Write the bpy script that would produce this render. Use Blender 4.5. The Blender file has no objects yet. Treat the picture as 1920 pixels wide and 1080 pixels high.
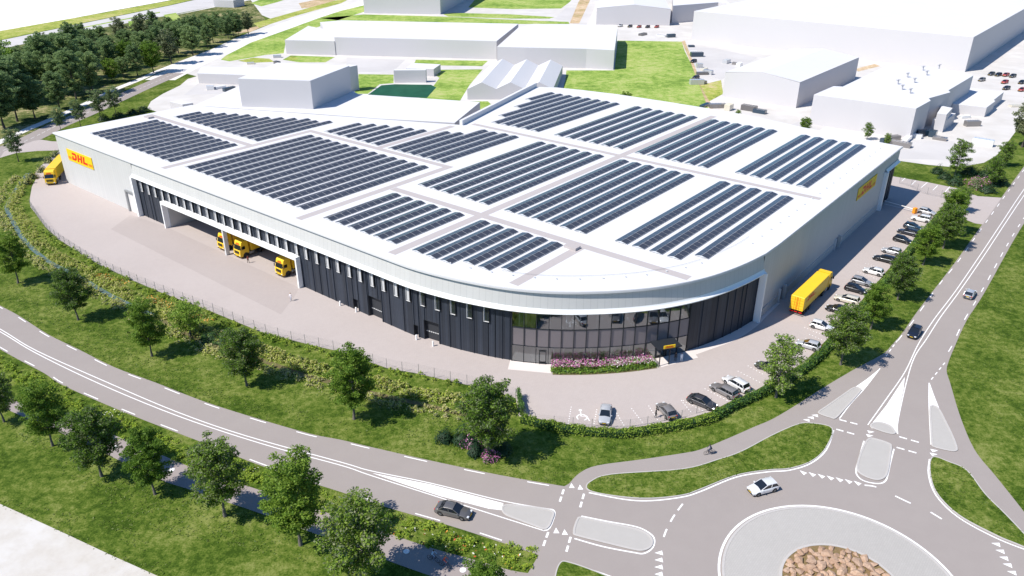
import bpy, bmesh, math, random
import numpy as np
from mathutils import Vector, Matrix
from math import sin, cos, radians, pi
random.seed(7); rng = np.random.default_rng(11)
scene = bpy.context.scene
C = scene.collection
# ------------------------------------------------------------------ camera
CAMH = 70.0; FPX = 1459.76; PITCH = radians(26.4527); ROLL = radians(0.231)
_f = Vector((0, cos(PITCH), -sin(PITCH))); _r0 = Vector((1, 0, 0)); _u0 = Vector((0, sin(PITCH), cos(PITCH)))
_r = _r0*cos(ROLL) + _u0*sin(ROLL); _u = _u0*cos(ROLL) - _r0*sin(ROLL)
cam = bpy.data.objects.new('camera', bpy.data.cameras.new('camera')); C.objects.link(cam)
cam.data.sensor_width = 36; cam.data.lens = 36*FPX/1920; cam.data.clip_start = 1; cam.data.clip_end = 6000
cam.matrix_world = Matrix(((_r.x, _u.x, -_f.x, 0), (_r.y, _u.y, -_f.y, 0), (_r.z, _u.z, -_f.z, CAMH), (0, 0, 0, 1)))
scene.camera = cam
# ------------------------------------------------------------------ sky, sun, exposure
SUN_EL = radians(51); SX, SY = -0.895, -0.446
W = bpy.data.worlds.new("World"); scene.world = W; W.use_nodes = True
nt = W.node_tree; bg = nt.nodes['Background']; sky = nt.nodes.new('ShaderNodeTexSky')
sky.sky_type = 'NISHITA'; sky.sun_disc = False; sky.sun_elevation = SUN_EL; sky.sun_rotation = math.atan2(SX, SY)
sky.air_density = 1.2; sky.dust_density = 0.3; sky.ozone_density = 4.0
tint = nt.nodes.new('ShaderNodeMix'); tint.data_type = 'RGBA'; tint.blend_type = 'MULTIPLY'; tint.inputs['Factor'].default_value = 1
tint.inputs['B'].default_value = (.66, .93, 1.2, 1); nt.links.new(sky.outputs[0], tint.inputs['A'])
nt.links.new(tint.outputs['Result'], bg.inputs[0]); bg.inputs[1].default_value = 0.085
sun = bpy.data.objects.new('sun', bpy.data.lights.new('sun', 'SUN')); C.objects.link(sun)
sun.data.energy = 5.0; sun.data.angle = radians(0.5); sun.data.color = (1.0, 0.945, 0.86)
sdir = Vector((SX*cos(SUN_EL), SY*cos(SUN_EL), sin(SUN_EL)))
sun.rotation_euler = sdir.to_track_quat('Z', 'Y').to_euler(); sun.location = (0, 0, 300)
scene.view_settings.view_transform = 'Standard'; scene.view_settings.look = 'None'
scene.view_settings.gamma = 1; scene.view_settings.exposure = 0.32; scene.view_settings.use_curve_mapping = False

# ------------------------------------------------------------------ survey helpers
def G(x, y, z=0.0):
    """survey point seen at (x,y) of the photo, on the level plane at height z"""
    d = _r*((x-960)/FPX) - _u*((y-540)/FPX) + _f
    t = (z-CAMH)/d.z
    return Vector((d.x*t, d.y*t, z))
def GP(pts, z=0.0): return [G(x, y, z) for x, y in pts]
def hgt(b, t, zb=0.0):
    B = G(b[0], b[1], zb); d = _r*((t[0]-960)/FPX) - _u*((t[1]-540)/FPX) + _f
    k = (B.x*d.x+B.y*d.y)/(d.x*d.x+d.y*d.y); return CAMH + d.z*k
TH = radians(51.327); AX = Vector((cos(TH), sin(TH), 0)); BX = Vector((sin(TH), -cos(TH), 0))
def AB(a, b, z=0.0): return AX*a + BX*b + Vector((0, 0, z))
def smooth(P, n=6, closed=False):
    P = [Vector(p) for p in P]; out = []; N = len(P)
    rngi = range(N if closed else N-1)
    for i in rngi:
        if closed: p0, p1, p2, p3 = P[i-1], P[i], P[(i+1) % N], P[(i+2) % N]
        else: p0, p1, p2, p3 = P[max(i-1, 0)], P[i], P[i+1], P[min(i+2, N-1)]
        for k in range(n):
            t = k/n; t2 = t*t; t3 = t2*t
            out.append(0.5*((2*p1)+(p2-p0)*t+(2*p0-5*p1+4*p2-p3)*t2+(3*p1-p0-3*p2+p3)*t3))
    if not closed: out.append(P[-1].copy())
    return out
def resample(P, step):
    P = [Vector(p) for p in P]; L = [0]
    for i in range(1, len(P)): L.append(L[-1]+(P[i]-P[i-1]).length)
    n = max(1, int(round(L[-1]/step))); out = []; j = 0
    for k in range(n+1):
        s = L[-1]*k/n
        while j < len(P)-2 and L[j+1] < s: j += 1
        t = (s-L[j])/max(1e-9, L[j+1]-L[j]); out.append(P[j].lerp(P[j+1], min(1, t)))
    return out
def normals(P, closed=False):
    N = len(P); out = []
    for i in range(N):
        a = P[i-1] if (i > 0 or closed) else P[i]; b = P[(i+1) % N] if (i < N-1 or closed) else P[i]
        d = (b-a); d.z = 0; d.normalize(); out.append(Vector((d.y, -d.x, 0)))     # right-hand side of travel
    return out
def offset(P, d, closed=False): return [p+n*d for p, n in zip(P, normals(P, closed))]

# ------------------------------------------------------------------ object helpers
def tag(o, label=None, cat=None, group=None, kind=None):
    if label: o['label'] = label
    if cat: o['category'] = cat
    if group: o['group'] = group
    if kind: o['kind'] = kind
    return o
def link(name, me, mats=None, parent=None):
    o = bpy.data.objects.new(name, me); C.objects.link(o)
    if mats is not None:
        for m in (mats if isinstance(mats, (list, tuple)) else [mats]): me.materials.append(m)
    if parent: o.parent = parent
    return o
def empty(name, loc, rz=0.0, label=None, cat=None, group=None):
    o = bpy.data.objects.new(name, None); C.objects.link(o); o.location = loc; o.rotation_euler = (0, 0, rz)
    o.empty_display_size = 0.3
    return tag(o, label, cat, group)
def copy_tree(o, parent=None):
    c = o.copy(); C.objects.link(c); c.parent = parent
    for ch in o.children: copy_tree(ch, c)
    return c
class MB:
    def __init__(s): s.v = []; s.f = []; s.m = []; s.sm = []
    def add(s, V, F, m=0, smooth=False):
        b = len(s.v); s.v += [tuple(v) for v in V]
        for f in F: s.f.append(tuple(b+i for i in f)); s.m.append(m); s.sm.append(smooth)
        return s
    def box(s, c, size, rz=0.0, m=0, taper=1.0, bev=0.0):
        x, y, z = size[0]/2, size[1]/2, size[2]/2; V = []
        if bev > 0:
            b = min(bev, x*.9, y*.9, z*.9)
            ring = [(x-b, y), (b-x, y), (-x, y-b), (-x, b-y), (b-x, -y), (x-b, -y), (x, b-y), (x, y-b)]
            ringi = [(px*(x-b)/x, py*(y-b)/y) for px, py in ring]
            V = [(px, py, -z) for px, py in ringi]+[(px, py, b-z) for px, py in ring]+[(px*taper, py*taper, z-b) for px, py in ring]+[(px*taper, py*taper, z) for px, py in ringi]
            F = [tuple(range(7, -1, -1)), tuple(range(24, 32))]
            for l in range(3):
                for i in range(8): j = (i+1) % 8; F.append((l*8+i, l*8+j, l*8+8+j, l*8+8+i))
        else:
            V = [(-x, -y, -z), (x, -y, -z), (x, y, -z), (-x, y, -z), (-x*taper, -y*taper, z), (x*taper, -y*taper, z), (x*taper, y*taper, z), (-x*taper, y*taper, z)]
            F = [(3, 2, 1, 0), (4, 5, 6, 7), (0, 1, 5, 4), (1, 2, 6, 5), (2, 3, 7, 6), (3, 0, 4, 7)]
        cr, sr = cos(rz), sin(rz)
        V = [(c[0]+vx*cr-vy*sr, c[1]+vx*sr+vy*cr, c[2]+vz) for vx, vy, vz in V]
        return s.add(V, F, m)
    def beam(s, p, q, w, h, m=0):
        """box beam from p to q (centre line), width w (horizontal), height h"""
        p, q = Vector(p), Vector(q); d = (q-p).normalized()
        up = Vector((0, 0, 1)) if abs(d.z) < .95 else Vector((1, 0, 0))
        r = d.cross(up).normalized()*w/2; u = r.cross(d).normalized()*h/2
        V = [p-r-u, p+r-u, p+r+u, p-r+u, q-r-u, q+r-u, q+r+u, q-r+u]
        return s.add(V, [(0, 3, 2, 1)[::-1], (4, 5, 6, 7), (0, 1, 5, 4), (1, 2, 6, 5), (2, 3, 7, 6), (3, 0, 4, 7)], m)
    def tube(s, p, q, r1, r2=None, n=8, m=0, caps=True, smooth=True):
        p, q = Vector(p), Vector(q); r2 = r1 if r2 is None else r2; d = (q-p).normalized()
        up = Vector((0, 0, 1)) if abs(d.z) < .9 else Vector((1, 0, 0))
        a = d.cross(up).normalized(); b = d.cross(a).normalized(); V = []
        for c_, r_ in ((p, r1), (q, r2)):
            for i in range(n): t = 2*pi*i/n; V.append(c_+a*cos(t)*r_+b*sin(t)*r_)
        s.add(V, [(i, (i+1) % n, n+(i+1) % n, n+i) for i in range(n)], m, smooth)
        if caps: s.add(V, [tuple(range(n-1, -1, -1)), tuple(range(n, 2*n))], m)
        return s
    def prism(s, P, z0, z1, m=0, top=True, bottom=False, mtop=None, sides=True):
        n = len(P)
        ar = sum(P[i][0]*P[(i+1) % n][1]-P[(i+1) % n][0]*P[i][1] for i in range(n))
        if ar < 0: P = list(P)[::-1]
        V = [(p[0], p[1], z0) for p in P]+[(p[0], p[1], z1) for p in P]
        if sides: s.add(V, [(i, (i+1) % n, n+(i+1) % n, n+i) for i in range(n)], m)
        if top: s.add(V, [tuple(range(n, 2*n))], m if mtop is None else mtop)
        if bottom: s.add(V, [tuple(range(n-1, -1, -1))], m)
        return s
    def ribbon(s, P, w, z, m=0, closed=False):
        L = offset(P, -w/2, closed); R = offset(P, w/2, closed); n = len(P)
        V = [(p.x, p.y, z) for p in L]+[(p.x, p.y, z) for p in R]
        return s.add(V, [(n+i, n+(i+1) % n, (i+1) % n, i) for i in range(n if closed else n-1)], m)
    def sweep(s, P, prof, m=0, closed=False, smooth=False, closeprof=False):
        """prof: list of (outward offset, z) swept along P (outward = right of travel)"""
        N = normals(P, closed); k = len(prof); V = []
        for p, n in zip(P, N):
            for o, z in prof: q = p+n*o; V.append((q.x, q.y, z))
        F = []; n = len(P)
        for i in range(n if closed else n-1):
            j = (i+1) % n
            for a in range(k if closeprof else k-1):
                b = (a+1) % k; F.append((i*k+a, j*k+a, j*k+b, i*k+b))
        return s.add(V, F, m, smooth)
    def mesh(s, name):
        me = bpy.data.meshes.new(name); me.from_pydata(s.v, [], s.f)
        me.polygons.foreach_set('material_index', s.m); me.polygons.foreach_set('use_smooth', s.sm)
        me.update(); return me
    def build(s, name, mats, parent=None): return link(name, s.mesh(name), mats, parent)

# ------------------------------------------------------------------ materials
def mat(name, col, rough=.8, metal=0.0, spec=.3, noise=None, bump=None, coat=0.0, trans=None, alpha=None):
    """noise: list of (scale, amount, colour2) ; bump: (scale, strength, dist)"""
    m = bpy.data.materials.new(name); m.use_nodes = True; t = m.node_tree; N = t.nodes; L = t.links
    p = N['Principled BSDF']; p.inputs['Roughness'].default_value = rough; p.inputs['Metallic'].default_value = metal
    p.inputs['Specular IOR Level'].default_value = spec; p.inputs['Base Color'].default_value = (*col, 1)
    if coat: p.inputs['Coat Weight'].default_value = coat; p.inputs['Coat Roughness'].default_value = .05
    geo = N.new('ShaderNodeNewGeometry'); src = None
    for k, (sc, amt, c2) in enumerate(noise or []):
        n = N.new('ShaderNodeTexNoise'); n.inputs['Scale'].default_value = sc; n.inputs['Detail'].default_value = 5; n.inputs['Roughness'].default_value = .6
        L.new(geo.outputs['Position'], n.inputs['Vector'])
        mr = N.new('ShaderNodeMapRange'); mr.inputs[1].default_value = .38; mr.inputs[2].default_value = .62; mr.inputs[4].default_value = amt
        L.new(n.outputs['Fac'], mr.inputs[0])
        mx = N.new('ShaderNodeMix'); mx.data_type = 'RGBA'; L.new(mr.outputs[0], mx.inputs['Factor'])
        if src is None: mx.inputs['A'].default_value = (*col, 1)
        else: L.new(src, mx.inputs['A'])
        mx.inputs['B'].default_value = (*c2, 1); src = mx.outputs['Result']
    if src is not None: L.new(src, p.inputs['Base Color'])
    if bump:
        n = N.new('ShaderNodeTexNoise'); n.inputs['Scale'].default_value = bump[0]; n.inputs['Detail'].default_value = 4
        L.new(geo.outputs['Position'], n.inputs['Vector'])
        b = N.new('ShaderNodeBump'); b.inputs['Strength'].default_value = bump[1]; b.inputs['Distance'].default_value = bump[2]
        L.new(n.outputs['Fac'], b.inputs['Height']); L.new(b.outputs[0], p.inputs['Normal'])
    return m
def leafmat(name, c1, c2, c3, tr=.35):
    m = bpy.data.materials.new(name); m.use_nodes = True; t = m.node_tree; N = t.nodes; L = t.links
    p = N['Principled BSDF']; p.inputs['Roughness'].default_value = .55; p.inputs['Specular IOR Level'].default_value = .25
    geo = N.new('ShaderNodeNewGeometry'); oi = N.new('ShaderNodeObjectInfo')
    cr = N.new('ShaderNodeValToRGB'); cr.color_ramp.elements[0].color = (*c1, 1); cr.color_ramp.elements[1].color = (*c3, 1)
    e = cr.color_ramp.elements.new(.5); e.color = (*c2, 1)
    ad = N.new('ShaderNodeMath'); ad.operation = 'MULTIPLY_ADD'; ad.inputs[1].default_value = .55
    L.new(geo.outputs['Random Per Island'], ad.inputs[0])
    mu = N.new('ShaderNodeMath'); mu.operation = 'MULTIPLY'; mu.inputs[1].default_value = .45
    L.new(oi.outputs['Random'], mu.inputs[0]); L.new(mu.outputs[0], ad.inputs[2]); L.new(ad.outputs[0], cr.inputs[0])
    L.new(cr.outputs[0], p.inputs['Base Color'])
    tb = N.new('ShaderNodeBsdfTranslucent'); L.new(cr.outputs[0], tb.inputs[0])
    mx = N.new('ShaderNodeMixShader'); mx.inputs[0].default_value = tr
    L.new(p.outputs[0], mx.inputs[1]); L.new(tb.outputs[0], mx.inputs[2]); L.new(mx.outputs[0], N['Material Output'].inputs[0])
    return m
def grassmat(name, c1, c2, c3, c4, sc=1.0):
    m = bpy.data.materials.new(name); m.use_nodes = True; t = m.node_tree; N = t.nodes; L = t.links
    p = N['Principled BSDF']; p.inputs['Roughness'].default_value = .95; p.inputs['Specular IOR Level'].default_value = .1
    geo = N.new('ShaderNodeNewGeometry')
    def ns(s, d=6, r=.65):
        n = N.new('ShaderNodeTexNoise'); n.inputs['Scale'].default_value = s*sc; n.inputs['Detail'].default_value = d; n.inputs['Roughness'].default_value = r
        L.new(geo.outputs['Position'], n.inputs['Vector']); return n.outputs['Fac']
    big = ns(.11, 4); mid = ns(.9, 6, .7); fine = ns(4.0, 5, .7)
    a = N.new('ShaderNodeMath'); a.operation = 'MULTIPLY_ADD'; a.inputs[1].default_value = .45; L.new(big, a.inputs[0])
    b = N.new('ShaderNodeMath'); b.operation = 'MULTIPLY'; b.inputs[1].default_value = .55; L.new(mid, b.inputs[0]); L.new(b.outputs[0], a.inputs[2])
    c = N.new('ShaderNodeMath'); c.operation = 'MULTIPLY_ADD'; c.inputs[1].default_value = .4; L.new(fine, c.inputs[0])
    d = N.new('ShaderNodeMath'); d.operation = 'SUBTRACT'; d.inputs[1].default_value = .2; L.new(a.outputs[0], d.inputs[0]); L.new(d.outputs[0], c.inputs[2])
    cr = N.new('ShaderNodeValToRGB'); E = cr.color_ramp.elements
    E[0].position = .40; E[0].color = (*c1, 1); E[1].position = .61; E[1].color = (*c4, 1)
    e = E.new(.465); e.color = (*c2, 1); e = E.new(.53); e.color = (*c3, 1)
    L.new(c.outputs[0], cr.inputs[0]); L.new(cr.outputs[0], p.inputs['Base Color'])
    bp = N.new('ShaderNodeBump'); bp.inputs['Strength'].default_value = .9; bp.inputs['Distance'].default_value = .25
    L.new(c.outputs[0], bp.inputs['Height']); L.new(bp.outputs[0], p.inputs['Normal'])
    return m
def glassmat(name, tint=(.55, .62, .66), refl=.28, rough=.02):
    m = bpy.data.materials.new(name); m.use_nodes = True; t = m.node_tree; N = t.nodes; L = t.links; N.remove(N['Principled BSDF'])
    tr = N.new('ShaderNodeBsdfTransparent'); tr.inputs[0].default_value = (*tint, 1)
    gl = N.new('ShaderNodeBsdfGlossy'); gl.inputs['Roughness'].default_value = rough; gl.inputs['Color'].default_value = (.85, .9, .95, 1)
    lw = N.new('ShaderNodeLayerWeight'); lw.inputs[0].default_value = refl
    ad = N.new('ShaderNodeMath'); ad.operation = 'ADD'; ad.use_clamp = True; ad.inputs[1].default_value = .10; L.new(lw.outputs['Fresnel'], ad.inputs[0])
    mx = N.new('ShaderNodeMixShader'); L.new(ad.outputs[0], mx.inputs[0]); L.new(tr.outputs[0], mx.inputs[1]); L.new(gl.outputs[0], mx.inputs[2])
    L.new(mx.outputs[0], N['Material Output'].inputs[0]); return m
M = {}
M['grass'] = grassmat('grass', (.034, .066, .006), (.066, .112, .012), (.118, .158, .026), (.20, .225, .062))
M['lawn_bright'] = grassmat('lawn_bright', (.13, .22, .04), (.22, .33, .06), (.31, .40, .10), (.42, .44, .17), .35)
M['lawn_olive'] = grassmat('lawn_olive', (.16, .20, .04), (.27, .33, .06), (.36, .38, .09), (.50, .42, .22), .35)
M['tan'] = grassmat('dry_soil', (.28, .24, .10), (.45, .35, .20), (.52, .36, .24), (.62, .55, .38), .4)
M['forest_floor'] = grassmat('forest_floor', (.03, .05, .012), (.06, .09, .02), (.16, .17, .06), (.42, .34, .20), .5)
M['asphalt'] = mat('asphalt', (.305, .268, .250), .9, noise=[(.06, .4, (.335, .298, .278)), (.35, .25, (.275, .24, .226)), (9, .3, (.33, .295, .275))], bump=(30, .15, .01))
M['asphalt_dark'] = mat('asphalt_dark', (.30, .255, .242), .9, noise=[(.3, .3, (.33, .29, .275)), (9, .2, (.34, .30, .285))])
def paver(name, c, c2, line, bw=.21, amt=.5):
    m = mat(name, c, .88, noise=[(.05, .5, c2), (.7, .25, c2)], bump=None); t = m.node_tree; N = t.nodes; L = t.links; p = N['Principled BSDF']
    src = p.inputs['Base Color'].links[0].from_socket
    geo = N.new('ShaderNodeNewGeometry'); br = N.new('ShaderNodeTexBrick'); br.inputs['Scale'].default_value = 1
    br.inputs['Brick Width'].default_value = bw*2; br.inputs['Row Height'].default_value = bw; br.inputs['Mortar Size'].default_value = .012
    br.inputs['Color1'].default_value = (1, 1, 1, 1); br.inputs['Color2'].default_value = (.93, .93, .93, 1); br.inputs['Mortar'].default_value = (*line, 1)
    mp = N.new('ShaderNodeMapping'); mp.inputs['Rotation'].default_value = (0, 0, -TH); L.new(geo.outputs['Position'], mp.inputs[0]); L.new(mp.outputs[0], br.inputs['Vector'])
    mx = N.new('ShaderNodeMix'); mx.data_type = 'RGBA'; mx.blend_type = 'MULTIPLY'; mx.inputs['Factor'].default_value = amt
    L.new(src, mx.inputs['A']); L.new(br.outputs[0], mx.inputs['B']); L.new(mx.outputs['Result'], p.inputs['Base Color']); return m
M['paving'] = paver('paving', (.435, .38, .358), (.472, .418, .395), (.7, .7, .7), .22)
M['paving2'] = paver('paving_darker', (.395, .342, .322), (.425, .372, .35), (.7, .7, .7), .22)
M['slab'] = mat('pale_slab', (.66, .60, .57), .8, noise=[(1.5, .3, (.60, .55, .52))])
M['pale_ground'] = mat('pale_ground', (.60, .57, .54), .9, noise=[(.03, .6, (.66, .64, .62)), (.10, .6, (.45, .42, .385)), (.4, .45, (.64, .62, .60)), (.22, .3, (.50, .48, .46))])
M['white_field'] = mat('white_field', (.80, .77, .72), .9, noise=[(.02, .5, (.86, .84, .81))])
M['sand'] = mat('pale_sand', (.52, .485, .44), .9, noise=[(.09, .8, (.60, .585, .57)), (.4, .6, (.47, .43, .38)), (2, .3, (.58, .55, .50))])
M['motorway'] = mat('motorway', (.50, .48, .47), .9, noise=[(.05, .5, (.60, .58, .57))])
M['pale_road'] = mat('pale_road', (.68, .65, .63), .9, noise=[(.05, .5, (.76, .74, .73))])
M['paint'] = mat('white_paint', (.86, .85, .84), .7, noise=[(2.5, .35, (.72, .70, .69))])
M['island'] = mat('island_concrete', (.415, .395, .37), .85, noise=[(1.2, .4, (.455, .435, .41)), (.3, .3, (.38, .36, .34))], bump=(12, .2, .02))
M['apron'] = paver('apron_paving', (.405, .385, .36), (.44, .42, .395), (.72, .72, .72), .25, .6)
M['kerb'] = mat('kerb_concrete', (.47, .445, .425), .85, noise=[(2, .4, (.41, .39, .37))])
M['rock_soil'] = mat('rock_soil', (.20, .125, .06), .95, noise=[(1.5, .7, (.12, .12, .04)), (6, .5, (.30, .20, .11))], bump=(5, .5, .1))
M['soil'] = mat('soil', (.13, .095, .05), .95, noise=[(1.5, .7, (.14, .16, .05))], bump=(4, .5, .1))
M['rock'] = mat('rock', (.41, .27, .18), .9, noise=[(.8, .8, (.52, .38, .28)), (5, .6, (.28, .17, .11))], bump=(7, .6, .06))
M['water'] = mat('water', (.10, .15, .14), .4, spec=.4, bump=(3, .2, .03))
M['pond'] = mat('pond', (.012, .075, .040), .7, spec=.2, noise=[(.2, .6, (.02, .11, .06))])
M['roof'] = mat('roof_white', (.655, .65, .66), .75, noise=[(.06, .5, (.62, .617, .63)), (.9, .3, (.60, .597, .61))])
M['walk'] = mat('roof_walkway', (.43, .39, .38), .85, noise=[(1, .3, (.47, .43, .42))])
M['plinth'] = mat('plinth_panel', (.50, .495, .485), .7)
M['hall'] = mat('white_hall', (.545, .53, .54), .8, noise=[(.05, .3, (.52, .505, .52))])
M['white'] = mat('white_trim', (.88, .88, .87), .45, spec=.4)
M['jamb'] = mat('window_reveal', (.62, .62, .62), .6)
def cladding(name, c, c2, pitch, strength, dark):
    m = mat(name, c, .55, spec=.4, noise=[(.35, .4, c2)]); t = m.node_tree; N = t.nodes; L = t.links; p = N['Principled BSDF']
    src = p.inputs['Base Color'].links[0].from_socket
    uv = N.new('ShaderNodeUVMap'); uv.uv_map = 'UVMap'; sx = N.new('ShaderNodeSeparateXYZ'); L.new(uv.outputs[0], sx.inputs[0])
    def seam(pit, wdt, sharp):
        f = N.new('ShaderNodeMath'); f.operation = 'DIVIDE'; f.inputs[1].default_value = pit; L.new(sx.outputs[0], f.inputs[0])
        g = N.new('ShaderNodeMath'); g.operation = 'FRACT'; L.new(f.outputs[0], g.inputs[0])
        h = N.new('ShaderNodeMath'); h.operation = 'LESS_THAN'; h.inputs[1].default_value = wdt; L.new(g.outputs[0], h.inputs[0]); return h.outputs[0]
    a = seam(pitch, .07, 1)
    mx = N.new('ShaderNodeMix'); mx.data_type = 'RGBA'; L.new(a, mx.inputs['Factor']); L.new(src, mx.inputs['A']); mx.inputs['B'].default_value = (*dark, 1)
    # each sheet a touch different
    fl = N.new('ShaderNodeMath'); fl.operation = 'DIVIDE'; fl.inputs[1].default_value = pitch; L.new(sx.outputs[0], fl.inputs[0])
    fo = N.new('ShaderNodeMath'); fo.operation = 'FLOOR'; L.new(fl.outputs[0], fo.inputs[0])
    wn = N.new('ShaderNodeTexWhiteNoise'); wn.noise_dimensions = '1D'; L.new(fo.outputs[0], wn.inputs['W'])
    mr = N.new('ShaderNodeMapRange'); mr.inputs[3].default_value = 1-strength; mr.inputs[4].default_value = 1+strength; L.new(wn.outputs[0], mr.inputs[0])
    vm = N.new('ShaderNodeVectorMath'); vm.operation = 'SCALE'; L.new(mx.outputs['Result'], vm.inputs[0]); L.new(mr.outputs[0], vm.inputs['Scale'])
    L.new(vm.outputs[0], p.inputs['Base Color']); return m
M['clad_light'] = cladding('light_cladding', (.545, .54, .53), (.57, .565, .555), 1.15, .02, (.47, .47, .46))
M['clad_dark'] = cladding('dark_cladding', (.022, .028, .042), (.032, .040, .056), .42, .30, (.055, .064, .08))
M['rib'] = mat('cladding_rib', (.038, .047, .065), .5)
M['grey_blind'] = mat('grey_blind', (.55, .55, .56), .6)
M['dark'] = mat('dark_metal', (.02, .024, .03), .5, spec=.4)
M['grey_metal'] = mat('grey_metal', (.35, .36, .37), .45, metal=.6)
M['steel'] = mat('galvanised_steel', (.30, .31, .32), .5, metal=.5)
M['spandrel'] = mat('spandrel_panel', (.175, .155, .165), .2, spec=.5, noise=[(.3, .3, (.19, .17, .18))])
M['glass'] = glassmat('facade_glass', (.90, .93, .95), .58)
M['pane'] = mat('window_pane', (.02, .025, .03), .06, spec=.9)
M['pv'] = mat('solar_cell', (.092, .094, .108), .14, metal=.5, spec=1.0, noise=[(.5, .5, (.11, .115, .13))])
M['pvf'] = mat('solar_frame', (.62, .64, .66), .4, metal=.3)
M['door_dark'] = mat('dark_door', (.035, .038, .045), .5)
M['door_light'] = mat('light_door', (.66, .64, .62), .5)
M['door_grey'] = mat('grey_door', (.22, .23, .25), .5)
M['interior'] = mat('interior_white', (.86, .85, .84), .9)
M['int_floor'] = mat('interior_floor', (.74, .71, .69), .7)
M['ceiling'] = mat('canopy_ceiling', (.30, .31, .33), .8)
M['yellow'] = mat('yellow_paint', (.88, .55, .022), .45, spec=.4, coat=.1, noise=[(.5, .35, (.80, .49, .02)), (4, .2, (.84, .52, .03))])
M['signyellow'] = mat('sign_yellow', (.85, .56, .015), .5)
M['red'] = mat('sign_red', (.70, .028, .012), .5)
M['redlight'] = mat('red_light', (.55, .01, .01), .25)
M['orange'] = mat('orange_box', (.85, .30, .02), .5)
M['tyre'] = mat('tyre_rubber', (.018, .018, .018), .85)
M['rim'] = mat('wheel_rim', (.42, .43, .44), .3, metal=.7)
M['carglass'] = mat('car_glass', (.012, .015, .02), .05, spec=.9)
M['headlight'] = mat('headlight', (.65, .67, .7), .1, spec=.8)
M['plate'] = mat('number_plate', (.75, .50, .03), .5)
M['blacktrim'] = mat('black_trim', (.02, .02, .022), .6)
M['bark'] = mat('bark', (.17, .15, .135), .9, noise=[(5, .6, (.10, .085, .07))], bump=(12, .5, .03))
M['barkdark'] = mat('bark_dark', (.07, .06, .05), .9, noise=[(5, .6, (.12, .10, .085))])
M['leafA'] = leafmat('leaf_green', (.075, .155, .018), (.15, .26, .03), (.29, .40, .06), .48)
M['leafB'] = leafmat('leaf_dark', (.14, .22, .095), (.22, .32, .13), (.33, .43, .17), .55)
M['leafC'] = leafmat('leaf_bright', (.13, .25, .025), (.21, .36, .04), (.30, .44, .08), .42)
M['leafG'] = leafmat('leaf_greyish', (.09, .13, .055), (.17, .21, .10), (.30, .32, .18), .4)
M['leafH'] = leafmat('hedge_leaf', (.17, .27, .04), (.30, .42, .06), (.46, .55, .12), .45)
M['leafI'] = leafmat('ivy_leaf', (.05, .12, .03), (.09, .19, .045), (.16, .28, .07), .4)
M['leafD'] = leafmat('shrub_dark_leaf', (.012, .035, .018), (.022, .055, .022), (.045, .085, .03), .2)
M['reed'] = leafmat('reed', (.38, .40, .12), (.60, .58, .22), (.68, .58, .42), .45)
M['tuft'] = leafmat('grass_blade', (.07, .13, .015), (.15, .21, .04), (.27, .31, .11), .4)
M['wild'] = leafmat('wild_plant', (.26, .38, .04), (.48, .58, .07), (.64, .68, .15), .45)
M['fl_pink'] = leafmat('pink_flower', (.42, .10, .30), (.60, .22, .45), (.75, .42, .62), .2)
M['fl_white'] = leafmat('white_flower', (.62, .62, .50), (.75, .74, .68), (.82, .80, .76), .2)
M['fl_orange'] = leafmat('orange_flower', (.55, .20, .03), (.70, .32, .05), (.80, .45, .10), .2)
M['fl_red'] = leafmat('red_flower', (.45, .04, .02), (.60, .08, .04), (.70, .16, .06), .2)
for n_, c_ in dict(silver=(.50, .51, .53), white=(.80, .80, .80), black=(.012, .014, .018), navy=(.02, .05, .085), grey=(.13, .125, .125), cream=(.66, .62, .52), graphite=(.055, .052, .055), greyblue=(.30, .31, .33), redcar=(.55, .06, .04), taupe=(.23, .215, .21), darkblue=(.016, .02, .035), olive=(.09, .10, .07)).items():
    M['car_'+n_] = mat('car_paint_'+n_, c_, .3, metal=.25, spec=.5, coat=.8)

# ================================================================== SETTING: ground, roads, paving, water
def sheet(name, pts, z, m, kind='structure'):
    P = [Vector(p) for p in pts]; mb = MB(); mb.prism(P, z, z, sides=False)
    o = mb.build(name, m); o['kind'] = kind; return o
def psheet(name, px, z, m): return sheet(name, GP(px), z, m)
g = MB(); g.add([(-2500, -500, 0), (2500, -500, 0), (2500, 3500, 0), (-2500, 3500, 0)], [(0, 1, 2, 3)])
g.build('ground', M['grass'])['kind'] = 'structure'
# far pale industrial land and white field
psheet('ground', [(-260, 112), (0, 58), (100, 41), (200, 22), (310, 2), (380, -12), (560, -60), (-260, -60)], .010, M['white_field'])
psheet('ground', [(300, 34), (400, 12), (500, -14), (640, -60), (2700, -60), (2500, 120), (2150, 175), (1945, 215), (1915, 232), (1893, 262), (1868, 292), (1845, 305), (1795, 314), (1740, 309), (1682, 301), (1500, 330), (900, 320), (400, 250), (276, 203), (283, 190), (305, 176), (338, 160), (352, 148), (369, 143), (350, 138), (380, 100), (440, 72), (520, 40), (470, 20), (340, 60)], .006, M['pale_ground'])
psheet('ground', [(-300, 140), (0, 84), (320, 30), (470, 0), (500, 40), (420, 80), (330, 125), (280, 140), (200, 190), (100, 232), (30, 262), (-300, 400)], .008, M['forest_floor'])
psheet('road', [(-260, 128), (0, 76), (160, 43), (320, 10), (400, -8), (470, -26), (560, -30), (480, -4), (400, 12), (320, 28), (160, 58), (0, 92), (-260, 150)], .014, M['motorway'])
def pstrip(name, px, w, z, m, n=5):
    mb = MB(); mb.ribbon(smooth(GP(px), n), w, z); o = mb.build(name, m); o['kind'] = 'structure'; return o
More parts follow.
